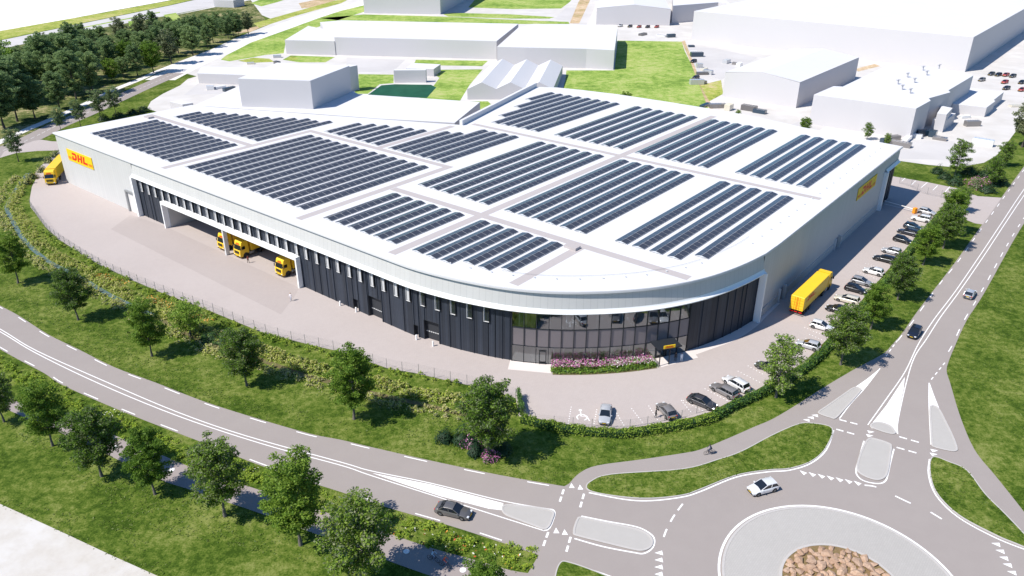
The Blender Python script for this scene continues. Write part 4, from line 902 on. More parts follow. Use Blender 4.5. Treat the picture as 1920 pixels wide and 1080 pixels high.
def car(F_, R_, kind, colr, label, group=None, side=0, name='car'):
    """F_, R_: ground points under front and rear axle on the photo; side: metres the line is off the car's centre (to the left of travel +)"""
    f, r = G(*F_), G(*R_); d = (f-r).normalized(); left = Vector((-d.y, d.x, 0)); c = (f+r)/2+left*side; s = SPEC[kind]; L, W_ = s['L'], s['W']
    t = empty(name, c+Vector((0, 0, .045)), math.atan2(d.y, d.x), label, 'car', group)
    def ch(nm, me, loc=(0, 0, 0)): o = bpy.data.objects.new(nm, me); C.objects.link(o); o.parent = t; o.location = loc; return o
    ch('body', pm(kind, 'body', 'car_'+colr)); ch('chassis', pm(kind, 'floor', 'blacktrim')); ch('windows', pm(kind, 'glass', 'carglass')); ch('roof', pm(kind, 'roof', 'car_'+colr)); ch('trim', pm(kind, 'tm', 'blacktrim'))
    zf, zr_ = s['belt'][-1][1], s['belt'][1][1]
    for sg in (-1, 1):
        ch('headlight', pm(kind, 'hl', 'headlight'), (L*.462, sg*W_*.33, zf+.14)); ch('tail_light', pm(kind, 'tl', 'redlight'), (-L*.478, sg*W_*.36, zr_-.14)); ch('mirror', pm(kind, 'mr', 'car_'+colr), ((s['cab'][3]-.5)*L-.22, sg*(W_/2+.08), s['belt'][5][1]+.12))
    ch('number_plate', pm(kind, 'pl', 'plate'), (L/2+.005, 0, .47)); ch('number_plate', pm(kind, 'pl', 'plate'), (-L/2-.005, 0, .60))
    for w in CM[kind]['wx']:
        for sg in (-1, 1): wheel(t, ((w-.5)*L, sg*(W_/2-.12), .325))
    return t
GP1 = 'cars parked in bays beside the hedge'
NR = -.85   # near side wheels: the car's centre lies away from the camera
def parked(Fp, Rp, kind, colr, label):
    f, r = G(*Fp), G(*Rp); d = (f-r).normalized(); left = Vector((-d.y, d.x, 0)); car(Fp, Rp, kind, colr, label, GP1, .83 if left.y > 0 else -.83)
parked((1747, 406), (1723, 400), 'hatch', 'silver', 'silver hatchback farthest up the car park, beside the orange barrier box')
parked((1712.5, 414), (1737.5, 419), 'suv', 'white', 'white car second from the far end, in front of the silver hatchback')
parked((1721, 434), (1696, 428), 'hatch', 'navy', 'dark hatchback half hidden behind the blue estate')
parked((1686, 438), (1713, 445), 'wagon', 'darkblue', 'blue estate between two dark hatchbacks')
parked((1702, 459.5), (1676, 452.5), 'hatch', 'black', 'black hatchback in front of the blue estate')
parked((1655, 474), (1682, 481), 'hatch', 'silver', 'silver car mostly hidden behind the black estate')
parked((1642, 489), (1669, 496), 'wagon', 'black', 'black estate parked alone with a silver car behind it')
parked((1621, 512.5), (1648, 519.5), 'hatch', 'white', 'white hatchback standing alone between free bays')
parked((1626, 539), (1599, 532), 'hatch', 'greyblue', 'grey hatchback just behind the black one')
parked((1614, 553), (1587.5, 546), 'hatch', 'black', 'black hatchback with red tail lights facing the hedge')
parked((1571, 565.5), (1599, 573), 'wagon', 'cream', 'cream estate opposite the yellow lorry')
parked((1552, 584), (1579, 592), 'hatch', 'black', 'black car hidden under the tree opposite the lorry tail')
parked((1551, 624), (1523, 616), 'hatch', 'white', 'small white hatchback below the yellow lorry, facing the hedge')
parked((1497, 651), (1527, 660), 'hatch', 'silver', 'pale silver hatchback with its tail at the hedge under a tree')
parked((1421, 692), (1452, 705), 'sedan', 'olive', 'dark green saloon under the pale leaved tree')
parked((1357, 718), (1388, 737), 'wagon', 'white', 'white estate next to the taupe estate')
parked((1335, 733), (1367, 750), 'wagon', 'taupe', 'taupe estate next to the white estate')
parked((1329, 771), (1294, 757), 'sedan', 'graphite', 'dark grey saloon facing the hedge')
car((1238, 763), (1260, 788), 'hatch', 'taupe', 'taupe hatchback with a person at its open door', GP1)
car((1132, 800), (1137, 765), 'sedan', 'silver', 'pale silver saloon parked straight beside the wheelchair bay', GP1)
G2 = 'cars driving on the road'
parked_ = car((867, 977), (825, 967), 'sedan', 'grey', 'grey saloon driving on the curved road at the bottom', G2, .83)
car((1418, 933), (1455, 923), 'hatch', 'white', 'white hatchback driving round the roundabout', G2, -.83)
car((1703, 643), (1723, 614), 'hatch', 'darkblue', 'dark blue hatchback driving towards the roundabout', G2)
car((1824, 545), (1810, 566), 'hatch', 'silver', 'silver hatchback driving away up the right road', G2)
GF = 'far cars parked behind the white halls'
rr = random.Random(5)
farc = [(1858, 141, 'graphite'), (1871, 142.5, 'black'), (1885, 143, 'redcar'), (1898, 145, 'graphite'), (1840, 152, 'taupe'), (1883, 156.5, 'redcar'), (1915, 157, 'black'), (1886, 168, 'graphite'), (1915, 171, 'redcar'), (1163, 50, 'white'), (1181, 51, 'black'), (1198, 52, 'redcar'), (1214, 52, 'black'), (1231, 52, 'redcar'), (1300, 117, 'black'), (1304, 148, 'graphite')]
for k, (x, y, cc) in enumerate(farc):
    nm = {'graphite': 'dark grey', 'black': 'black', 'redcar': 'red', 'taupe': 'brown', 'white': 'white'}[cc]
    where = ('at the far right edge' if x > 1500 else 'in front of the top gabled hall' if y < 60 else 'beside the big bright lawn')
    same = [q for q in farc if q[2] == cc and ((q[0] > 1500) == (x > 1500)) and ((q[1] < 60) == (y < 60))]; od = ordn[sorted(same).index((x, y, cc))]
    car((x-5, y+1.2), (x+5, y-1.2), 'hatch', cc, '%s %s far car %s from the left' % (od, nm, where), GF)

# ------------------------------------------------------------------ lorries
def lorry(c, ang, label, logo_side=True, group='yellow articulated lorries', reg=True):
    t = empty('lorry', c+Vector((0, 0, .046)), ang, label, 'lorry', group)   # x forward, origin under the cab front
    def bd(mb, nm, m, par=t, loc=None): o = mb.build(nm, m, par); return o
    cab = MB(); hw = 1.24
    prof = [(0.0, .45), (.02, 1.0), (-.04, 1.75), (-.10, 1.95), (-.36, 2.80), (-.44, 2.92), (-.62, 3.62), (-.95, 3.86), (-2.2, 3.92), (-2.25, .95), (-1.95, .95), (-1.9, .45)]
    k = len(prof); V = [(x, -hw*(.97 if z > 3.3 else 1), z) for x, z in prof]+[(x, hw*(.97 if z > 3.3 else 1), z) for x, z in prof]
    cab.add(V, [(i, (i+1) % k, k+(i+1) % k, k+i) for i in range(k)]); cab.add(V, [tuple(range(k))[::-1], tuple(range(k, 2*k))]); cabo = bd(cab, 'cab', M['yellow'])
    g_ = MB(); g_.add([(-.085, -1.10, 1.98), (-.085, 1.10, 1.98), (-.335, 1.10, 2.80), (-.335, -1.10, 2.80)], [(0, 1, 2, 3)]); bd(g_, 'windscreen', M['carglass'], cabo)
    for sg in (-1, 1):
        y = sg*1.262; g_ = MB(); V = [(-.45, y, 2.0), (-.62, y, 2.72), (-1.35, y, 2.72), (-1.35, y, 2.0)]; g_.add(V, [(0, 1, 2, 3), (3, 2, 1, 0)]); bd(g_, 'side_window', M['carglass'], cabo)
        mm = MB(); mm.box((-.12, sg*1.42, 2.35), (.14, .22, .62), bev=.05); mm.beam((-.2, sg*1.25, 2.6), (-.12, sg*1.4, 2.6), .05, .05); bd(mm, 'mirror', M['blacktrim'], cabo)
        hh = MB(); hh.box((.0, sg*.98, .72), (.14, .34, .2), bev=.05); bd(hh, 'headlight', M['headlight'], cabo)
        ww = MB(); ww.tube((-1.35, sg*.8, .55), (-1.35, sg*1.255, .55), .66, n=18); bd(ww, 'wheel_arch', M['blacktrim'], cabo)
    gr = MB()
    for z in (1.08, 1.22, 1.36, 1.50, 1.64): gr.box((.0, 0, z), (.10, 1.7, .07))
    bd(gr, 'grille', M['blacktrim'], cabo); gr = MB(); gr.box((.03, 0, .5), (.12, 2.3, .12)); bd(gr, 'bumper', M['blacktrim'], cabo); gr = MB(); gr.box((-.25, 0, 2.93), (.34, 2.3, .06)); bd(gr, 'sun_visor', M['blacktrim'], cabo)
    np_ = MB(); np_.box((.1, 0, .66), (.02, .52, .12)); bd(np_, 'number_plate', M['plate'], cabo)
    # small letters over the windscreen
    polys, lw = letters('DHL'); sc = .36; mb = MB(); u = Vector((0, 1, 0)); v = Vector((-.18, 0, .70)).normalized(); o0 = Vector((-.462+.03, -lw*sc/2, 3.02))
    for P in polys: mb.add([o0+u*(px*sc)+v*(py*sc) for px, py in P], [tuple(range(len(P)))])
    bd(mb, 'lettering', M['red'], cabo)
    ch = MB(); ch.beam((-1.9, .42, .85), (-6.2, .42, .85), .12, .25); ch.beam((-1.9, -.42, .85), (-6.2, -.42, .85), .12, .25); ch.box((-3.0, 1.02, .75), (1.3, .4, .6), bev=.08); ch.box((-3.0, -1.02, .75), (1.3, .4, .6), bev=.08); ch.tube((-4.9, 0, 1.0), (-4.9, 0, 1.15), .5); bd(ch, 'tractor_frame', M['grey_metal'])
    for x in (-1.35, -4.95):
        for sg in (-1, 1): wheel(t, (x, sg*1.06, .51), WT)
    tb = MB(); x1, x0 = -2.75, -16.35; tb.box(((x0+x1)/2, 0, 2.60), (x1-x0, 2.55, 2.78), bev=.05); tro = bd(tb, 'trailer_box', M['yellow'])
    dl = MB()
    for z in (1.6, 2.2, 2.75, 3.3): dl.box((x0-.02, 0, z), (.03, 2.4, .035))
    for y in (-.45, -.12, .12, .45): dl.tube((x0-.06, y, 1.25), (x0-.06, y, 3.92), .025, n=6)
    dl.box((x0-.03, 0, 2.6), (.03, .05, 2.6)); bd(dl, 'rear_door_bars', M['orange'], tro)
    um = MB(); um.box(((x0+x1)/2-1, .45, 1.05), (x1-x0-2.4, .12, .3)); um.box(((x0+x1)/2-1, -.45, 1.05), (x1-x0-2.4, .12, .3)); um.box((x0+.1, 0, .62), (.12, 2.4, .16)); um.box((-5.6-1.6, .7, .55), (.12, .12, 1.1)); um.box((-5.6-1.6, -.7, .55), (.12, .12, 1.1)); bd(um, 'trailer_frame', M['blacktrim'])
    for sg in (-1, 1):
        tl = MB(); tl.box((x0+.02, sg*.85, .85), (.06, .6, .18)); bd(tl, 'tail_light', M['redlight'])
    rb_ = MB(); rb_.box((x0+.02, 0, .85), (.05, .6, .16)); bd(rb_, 'rear_marker', M['redlight'])
    for x in (-12.2, -13.5, -14.8):
        for sg in (-1, 1): wheel(t, (x, sg*1.06, .51), WT)
    for sg in (-1, 1):
        sign('x', Vector((x0+1.2, -1.275, 2.05)) if sg < 0 else Vector((x0+1.2+5.2, 1.275, 2.05)), (1, 0, 0) if sg < 0 else (-1, 0, 0), (0, 0, 1), 5.2, 2.2, .0, '', par=tro, backing=False, stripes=True)
    return t
rB = G(1490, 592); dT = AX; cT = rB+dT*16.35; lorry(cT, TH, 'yellow articulated lorry parked along the shaded side wall')
ft, fr_ = G(96, 348), G(128, 311); d = (ft-fr_).normalized(); lorry(ft, math.atan2(d.y, d.x), 'yellow articulated lorry coming round the far left corner')
for x, y, lb in ((446, 484, 'yellow lorry with its cab in the sun just right of the canopy column'), (415, 470, 'yellow lorry under the canopy, partly hidden by the column'), (524, 519, 'yellow lorry at the right end of the canopy')):
    lorry(G(x, y), TH+pi, lb)

# ================================================================== TREES
def rnd_dir(r):
    z = r.uniform(-1, 1); a = r.uniform(0, 2*pi); q = math.sqrt(1-z*z); return Vector((q*cos(a), q*sin(a), z))
def leaves_mesh(name, centers, size, r, mats, jit=.5, elong=1.35, up=.45):
    """one small bent leaf-cluster quad per centre (numpy arrays)"""
    n = len(centers); c = np.array(centers); g_ = np.random.default_rng(r)
    nrm = g_.normal(size=(n, 3)); nrm[:, 2] = np.abs(nrm[:, 2])+up; nrm /= np.linalg.norm(nrm, axis=1)[:, None]
    t = g_.normal(size=(n, 3)); t[:, 2] *= .5; t -= (t*nrm).sum(1)[:, None]*nrm; t /= np.linalg.norm(t, axis=1)[:, None]; b = np.cross(nrm, t)
    s = size*(1+jit*(g_.random(n)-.5)*2); s = s[:, None]
    V = np.concatenate([c-t*s*elong*.5, c+b*s*.36+nrm*s*.08, c+t*s*elong*.5, c-b*s*.36+nrm*s*.08], axis=1).reshape(-1, 3)
    me = bpy.data.meshes.new(name); me.vertices.add(4*n); me.vertices.foreach_set('co', V.ravel()); me.loops.add(4*n); me.loops.foreach_set('vertex_index', np.arange(4*n)); me.polygons.add(n)
    me.polygons.foreach_set('loop_start', np.arange(0, 4*n, 4)); me.polygons.foreach_set('loop_total', np.full(n, 4)); me.update(); me.validate()
    for m in (mats if isinstance(mats, list) else [mats]): me.materials.append(m)
    if isinstance(mats, list): me.polygons.foreach_set('material_index', g_.integers(0, len(mats), n))
    return me
def make_tree(seed, H=10.5, R_=3.3, z0=2.2, nl=5200, size=.34, mats=None, bark='bark', shape='oval', clump=1.0, tr=.17, gaps=.25):
    r = random.Random(seed); g_ = np.random.default_rng(seed)
    tk = MB(); p = Vector((0, 0, -.1)); lean = Vector((r.uniform(-.04, .04), r.uniform(-.04, .04), 1)); rad = tr; pts = [(p.copy(), rad*1.5)]
    for k in range(7):
        p = p+lean*(H*.86/7)+Vector((r.uniform(-.12, .12), r.uniform(-.12, .12), 0)); pts.append((p.copy(), tr*(1-.125*(k+1))))
    for (a, ra), (b, rb) in zip(pts[:-1], pts[1:]): tk.tube(a, b, ra, rb, n=7, caps=False)
    def trunk_at(z):
        for (a, ra), (b, rb) in zip(pts[:-1], pts[1:]):
            if a.z <= z <= b.z: t = (z-a.z)/(b.z-a.z); return a.lerp(b, t), ra+(rb-ra)*t
        return pts[-1]
    def env(u):   # crown radius by relative height
        if shape == 'oval': return max(0, (math.sin(pi*min(1, (u*.84+.10)))**.6))*(1.0-.08*u)
        if shape == 'round': return math.sqrt(max(0, 1-(2*u-1)**2))**.85
        if shape == 'cone': return (1-u)**.7
        return 1
    cl = []
    nb = int(46*clump)
    for k in range(nb):
        u = (k+.5)/nb; z = z0+(H-z0)*u**.92; a = k*2.39996+r.uniform(-.4, .4); e = env(u)*R_*r.uniform(.78, 1.12)
        zb = z0*.75+(z-z0*.75)*.72; base, rb = trunk_at(min(zb, H*.84)); tip = Vector((cos(a)*e, sin(a)*e, z+r.uniform(-.2, .3)))
        mid = base.lerp(tip, .55)+Vector((0, 0, .25*e*.3)); tk.tube(base, mid, max(.02, rb*.42), max(.015, rb*.24), n=5, caps=False); tk.tube(mid, tip, max(.015, rb*.24), .01, n=4, caps=False)
        for q in range(3 if e > .9 else 2):
            f = (.45, .72, 1.0)[q] if e > .9 else (.6, 1.0)[q]
            c = base.lerp(tip, f)+Vector((r.uniform(-.3, .3), r.uniform(-.3, .3), r.uniform(-.2, .25))); cl.append((c, R_*.235*r.uniform(.7, 1.25)*(1 if f < 1 else .9)))
    # drop some clumps to leave sky holes
    cl = [c for c in cl if r.random() > gaps*.5]
    w = np.array([c[1]**2 for c in cl]); w /= w.sum(); idx = g_.choice(len(cl), size=nl, p=w)
    C_ = np.array([list(cl[i][0]) for i in range(len(cl))]); S_ = np.array([c[1] for c in cl]); d = g_.normal(size=(nl, 3)); d /= np.linalg.norm(d, axis=1)[:, None]
    rad_ = (g_.random(nl)**.45)[:, None]; P = C_[idx]+d*rad_*S_[idx][:, None]*np.array([1.15, 1.15, .62])
    tm = tk.mesh('trunk'); tm.materials.append(M[bark]); cm = leaves_mesh('crown', P, size, seed+1, mats or M['leafA'])
    return tm, cm
def place_tree(proto, loc, rz, sc, label, group=None, name='tree', sz=None, cat='tree'):
    t = empty(name, loc, rz, label, cat, group); t.scale = (sc*.95, sc*.95, (sz or 1)*sc)
    for nm, me in zip(('trunk', 'crown'), proto): o = bpy.data.objects.new(nm, me); C.objects.link(o); o.parent = t
    return t
TA = [make_tree(20+i, 10.3+.4*(i % 3), 3.15+.15*(i % 2), 2.7, 16000, .205, [M['leafA'], M['leafA'], M['leafG'] if i % 2 else M['leafA']], gaps=.35) for i in range(4)]
TB = [make_tree(40+i, 9.6, 3.0, 1.9, 7000, .23, [M['leafA'], M['leafG'], M['leafC']], gaps=.6) for i in range(2)]
TF = [make_tree(60+i, 17+2*(i % 3), 5.6+.5*(i % 2), 4.2, 12000, .50, M['leafB'], 'barkdark', 'round' if i % 2 else 'oval', tr=.32, gaps=.3) for i in range(4)]
TFg = make_tree(70, 15, 4.8, 4.0, 6500, .46, M['leafG'], 'barkdark', 'round', tr=.28, gaps=.8)
TFb = make_tree(71, 12, 4.4, 3.0, 6500, .40, M['leafA'], 'barkdark', 'round', tr=.24)
TL = make_tree(72, 10.5, 3.0, 3.4, 4200, .30, [M['leafB'], M['leafG']], 'barkdark', 'oval', tr=.15, gaps=.7)
TW = make_tree(73, 14, 5.5, 2.0, 8000, .38, M['leafC'], 'barkdark', 'round', tr=.3)
rt_ = random.Random(3)
# trees in the meadow between the curved road and the yard
G_M = 'young street trees in the meadow between road and yard'
for k, (x, y, top, lab) in enumerate([(34, 531, 430, 'tree at the left edge of the meadow by the stream'), (147, 600, 498, 'tree second from the left in the meadow below the stream'), (285, 668, 562, 'tree in front of the small bright tree by the ditch'), (463, 723, 608, 'tree in the middle of the meadow left of the ditch planting'), (664, 786, 648, 'tree in the meadow right of the ditch planting, casting a wide shadow'), (917, 858, 712, 'tree standing among flowering bushes beside the car park corner')]):
    h = hgt((x, y), (x, top)); pr = TA[k % 4]; place_tree(pr, G(x, y), k*1.7, h/10.9, lab, G_M)
p_ = make_tree(90, 5.6, 2.6, 1.1, 4500, .2, [M['leafC'], M['leafA']], shape='round'); place_tree(p_, G(357, 628), 0, hgt((357, 628), (357, 563))/5.9, 'small bright green tree with a spreading crown by the ditch')
# trees along the footpath at the bottom
G_F = 'street trees along the bottom footpath'
for k, (x, y, top, lab) in enumerate([(8, 791, 688, 'tree cut by the left edge on the footpath verge'), (99, 836, 714, 'second tree from the left along the footpath'), (191, 893, 752, 'third tree from the left along the footpath'), (291, 927, 797, 'fourth tree from the left, beside the sunny gap in the footpath'), (422, 968, 817, 'fifth tree from the left along the footpath'), (564, 1022, 856, 'large tree before the bright wildflowers at the bottom middle'), (678, 1098, 930, 'big tree cut by the bottom edge left of the cyclists'), (912, 1165, 1048, 'tree top at the bottom edge near the crossing')]):
    h = hgt((x, y), (x, top)); place_tree(TA[(k+1) % 4], G(x, y), k*2.3+1, h/10.9, lab, G_F)
# trees along the right road
G_R = 'street trees between the hedge and the right road'
for k, (x, y, top, lab, pr) in enumerate([(1455, 745, 618, 'pale leaved tree at the lower end of the row, over the hedge', 1), (1576, 684, 575, 'second tree from the bottom of the right row', 0), (1632, 618, 535, 'third tree from the bottom of the right row', 0), (1683, 562, 475, 'fourth tree from the bottom, opposite the yellow lorry', 0), (1730, 497, 420, 'fifth tree from the bottom of the right row', 0), (1768, 466, 385, 'sixth tree from the bottom of the right row', 0), (1776, 440, 360, 'seventh tree from the bottom, beside the driveway', 0), (1800, 398, 348, 'pale tree at the top of the row beside the driveway', 1)]):
    h = max(7.5, min(11.5, hgt((x, y), (x, top)))); pr_ = TB[k % 2] if pr else TA[k % 4]; place_tree(pr_, G(x, y), k*1.3, h/10.3, lab, G_R)
G_U = 'trees round the lawn above the car park'
for k, (x, y, top, lab) in enumerate([(1790, 330, 258, 'slim pale tree on the lawn above the driveway'), (1858, 350, 290, 'tree above the dark shrubs beside the right road'), (1880, 312, 262, 'tree next to the right road above the shrubs'), (1845, 300, 300, 'x')][:3]):
    place_tree(TB[k % 2], G(x, y), k*2.1, max(8, hgt((x, y), (x, top)))/9.8, lab, G_U)
place_tree(TFg, G(1916, 276), 0, hgt((1916, 276), (1912, 178))/15.3, 'big grey green tree at the right edge above the road', None)
for k, (x, y, top) in enumerate([(1382, 226, 207), (1508, 250, 220), (1625, 262, 228), (1662, 272, 248), (1172, 205, 172)]):
    lab = ['small tree behind the roof edge in front of the gabled hall', 'dark bush tree at the left corner of the vented hall', 'pale round tree in front of the vented hall', 'small pale tree near the far roof corner', 'low bush tree on the edge of the big bright lawn'][k]
    place_tree((TB[0], TFb, TB[1], TB[1], TFb)[k], G(x, y), k, max(4, hgt((x, y), (x, top)))/(12 if k in (1, 4) else 9.8), lab, 'small trees behind the roof edge')
# lone trees beside the left road
G_L = 'slim trees along the left road'
for k, (x, y, top) in enumerate([(35, 303, 238), (115, 248, 200), (152, 238, 186), (190, 226, 166), (218, 218, 160)]):
    place_tree(TL, G(x, y), k*1.9, hgt((x, y), (x, top))/10.8, ordn[k]+' slim tree from the left along the left road', G_L)
# the wood: rows measured from its edge on the path
wood = [[(-30, 190, 100), (8, 240, 118), (33, 228, 118), (66, 222, 140), (112, 205, 125), (143, 186, 100), (120, 178, 92), (175, 176, 96), (212, 154, 110), (232, 146, 103), (258, 142, 88), (288, 136, 78), (322, 120, 55), (362, 104, 42), (390, 90, 52), (428, 72, 30), (448, 68, 32), (466, 64, 22)],
        [(-10, 200, 62), (25, 190, 92), (58, 182, 88), (95, 170, 72), (135, 160, 62), (170, 146, 60), (205, 134, 66), (240, 128, 76), (270, 116, 58), (300, 108, 42), (335, 100, 34), (368, 88, 34), (400, 80, 28), (438, 68, 16), (415, 66, 30)],
        [(10, 160, 82), (45, 150, 86), (80, 138, 58), (110, 130, 56), (142, 124, 50), (175, 118, 54), (208, 112, 62), (240, 100, 50), (272, 94, 26), (305, 84, 38), (345, 76, 30), (378, 68, 32), (408, 60, 26)],
        [(-20, 132, 78), (22, 130, 88), (60, 122, 84), (92, 112, 62), (128, 104, 57), (160, 98, 48), (192, 92, 48), (228, 82, 32), (262, 74, 40), (290, 68, 25), (318, 62, 36), (352, 58, 36), (385, 52, 30)]]
wn_ = ['front row', 'second row', 'third row', 'rear row']
od2 = ordn+['fourteenth', 'fifteenth', 'sixteenth', 'seventeenth', 'eighteenth']
for ri, row in enumerate(wood):
    row = sorted(row)
    for k, (x, y, top) in enumerate(row):
        pr = TF[(k*3+ri) % 4]; H_ = 19; what = 'dark green tree'
        if (ri, x) in ((0, 212), (0, 288), (1, 240)): pr = TFb; H_ = 12; what = 'brighter green tree'
        if (ri, x) in ((3, 92), (3, 228), (2, 272), (0, 466), (0, 322), (3, 22)): pr = TFg; H_ = 15; what = 'thin greyish tree'
        h = min(24, max(9, hgt((x, y), (x, top)))); place_tree(pr, G(x, y), rt_.uniform(0, 6), h/H_*1.0, '%s in the %s of the wood, %s from the left' % (what, wn_[ri], od2[k]), 'trees of the wood at the top left')
place_tree(TW, G(6, 172), 0, 1.5, 'bright yellow green drooping tree at the left edge of the wood')

# ================================================================== SHRUBS, HEDGE, PLANTING, GRASS
def inpoly(P, X, Y):
    ins = np.zeros(len(X), bool); n = len(P)
    for i in range(n):
        x1, y1 = P[i][0], P[i][1]; x2, y2 = P[(i+1) % n][0], P[(i+1) % n][1]
        c = ((y1 > Y) != (y2 > Y)); xi = (x2-x1)*(Y-y1)/((y2-y1) if y2 != y1 else 1e-9)+x1; ins ^= c & (X < xi)
    return ins
def shrub(loc, R_, H_, mats, label, seed, n=900, size=.20, flower=None, group=None, name='shrub'):
    g_ = np.random.default_rng(seed); t = empty(name, loc, 0, label, 'shrub', group)
    d = g_.normal(size=(n, 3)); d[:, 2] = np.abs(d[:, 2]); d /= np.linalg.norm(d, axis=1)[:, None]
    lob = 1+.18*np.sin(d[:, 0]*5+seed)+.15*np.sin(d[:, 1]*6+seed*2)+.12*np.sin(d[:, 2]*7); P = d*(g_.random(n)**.33)[:, None]*lob[:, None]*np.array([R_, R_, H_])+np.array([0, 0, .1])
    me = leaves_mesh('foliage', P, size, seed, mats); o = bpy.data.objects.new('foliage', me); C.objects.link(o); o.parent = t
    mb = MB()
    for k in range(5): a = k*1.26; mb.tube((0, 0, 0), (cos(a)*R_*.5, sin(a)*R_*.5, H_*.6), .05, .02, n=5, caps=False)
    mb.build('stems', M['barkdark'], t)
    if flower:
        k = n//4; P2 = d[:k]*lob[:k, None]*np.array([R_, R_, H_])*1.03+np.array([0, 0, .12]); me = leaves_mesh('flowers', P2, size*.8, seed+5, flower); o = bpy.data.objects.new('flowers', me); C.objects.link(o); o.parent = t
    return t
GS = 'bushes round the tree at the car park corner'
for k, (x, y, R_, H_, m, fl_, lab) in enumerate([(834, 826, 1.3, 1.9, 'leafD', None, 'dark round bush standing apart left of the flowering bushes'), (866, 828, 1.5, 2.5, 'leafD', None, 'tall dark bush behind the pink flowering one'), (886, 836, 1.5, 2.0, 'leafD', 'fl_pink', 'bush with magenta flowers left of the tree trunk'), (893, 850, 1.4, 1.6, 'leafD', None, 'dark low bush in front of the magenta one'), (918, 860, 1.1, 1.4, 'leafG', 'fl_pink', 'small bush covered in pale pink flowers at the trunk foot'), (940, 848, 1.4, 1.8, 'leafD', None, 'dark bush right of the tree trunk')]):
    shrub(G(x, y), R_, H_, M[m], lab, 100+k, 1100, .2, M[fl_] if fl_ else None, GS)
GS2 = 'dark shrubs beside the road above the car park'
for k, (x, y, R_, H_, m, fl_, lab) in enumerate([(1758, 325, 1.8, 2.2, 'leafD', None, 'leftmost small dark shrub on the upper lawn'), (1772, 335, 2.2, 2.4, 'leafD', None, 'dark shrub left of the slim pale tree'), (1790, 345, 2.8, 3.0, 'leafD', None, 'wide dark shrub under the slim pale tree'), (1815, 325, 3.0, 3.2, 'leafD', None, 'large dark shrub right of the slim pale tree'), (1832, 352, 2.6, 3.0, 'leafG', 'fl_pink', 'greyish shrub with pink blossom beside the driveway'), (1852, 360, 2.2, 2.2, 'leafD', None, 'dark low shrub at the driveway corner'), (1872, 345, 2.6, 2.8, 'leafD', None, 'dark shrub closest to the right road'), (1850, 330, 2.8, 3.0, 'leafD', None, 'dark shrub in the middle of the group')]):
    shrub(G(x, y), R_, H_, M[m], lab, 120+k, 900, .30, M[fl_] if fl_ else None, GS2)
for k, (x, y, R_) in enumerate([(195, 228, 2.4), (225, 222, 2.6), (250, 216, 2.4), (270, 212, 2.2)]):
    shrub(G(x, y-2), R_, 2.2, M['leafD'], ordn[k]+' dark shrub from the left behind the long roof edge', 140+k, 700, .34, None, 'dark shrubs behind the far left roof edge')
for k, (x, y, R_, H_) in enumerate([(398, 635, 2.2, 1.5), (418, 640, 1.7, 1.3), (385, 640, 1.2, 1.0)]): shrub(G(x, y), R_, H_, [M['leafD'], M['leafI']], ['wide dark green bush under the small bright tree', 'low dark bush right of the wide one by the ditch', 'small dark bush left of the wide one by the ditch'][k], 150+k, 1000, .2, None, 'dark bushes by the ditch')
for k, (x, y, R_) in enumerate([(62, 335, 1.5), (78, 322, 1.4), (92, 305, 1.6), (105, 293, 1.5), (52, 345, 1.2)]): shrub(G(x, y), R_, 2.0, [M['leafG'], M['reed'], M['leafD']], 'flecked bush number %s along the bank left of the yellow lorry' % ['two', 'three', 'four', 'five', 'one'][k], 160+k, 600, .26, None, 'flecked bushes on the bank at the far left')

def scatter_band(name, line, width, dens, hmin, hmax, size, mats, seed, kind, label=None, cat=None, zoff=0.0, prof=None, clump=0):
    g_ = np.random.default_rng(seed); P = resample(line, .5); N_ = normals(P); n = int(len(P)*.5*width*dens)
    i = g_.integers(0, len(P), n); pa = np.array([list(p) for p in P])[i]; na = np.array([list(p) for p in N_])[i]; o = (g_.random(n)-.5)*width
    lump = .75+.25*np.sin(i*.9+seed)+.2*np.sin(i*.37*2+o*3); hh = hmin+(hmax-hmin)*g_.random(n)*np.clip(lump, .3, 1.3)
    if prof: hh *= np.clip(1-(np.abs(o)/(width/2))**2.5, .05, 1)**.5
    if clump:
        nc = max(2, int(n/clump)); pick = g_.integers(0, n, nc); ci = g_.integers(0, nc, n); rad = (.45+.55*g_.random(nc))[ci]; q = np.abs(g_.normal(size=n))*.5; q = np.clip(q, 0, 1); th_ = g_.random(n)*2*pi
        cc = (pa+na*o[:, None])[pick][ci]; H_ = (hmin+(hmax-hmin)*(.45+.75*g_.random(nc)))[ci]; c = cc+np.c_[np.cos(th_)*q*rad, np.sin(th_)*q*rad, H_*(1-q**2)*(.55+.45*g_.random(n))+zoff]
    else: c = pa+na*o[:, None]+np.c_[(g_.random((n, 2))-.5)*.5, hh+zoff]
    me = leaves_mesh(name, c, size, seed, mats, up=.9)
    me.name = name; ob = bpy.data.objects.new(name, me); C.objects.link(ob)
    if kind: ob['kind'] = kind
    if label: tag(ob, label, cat)
    return ob
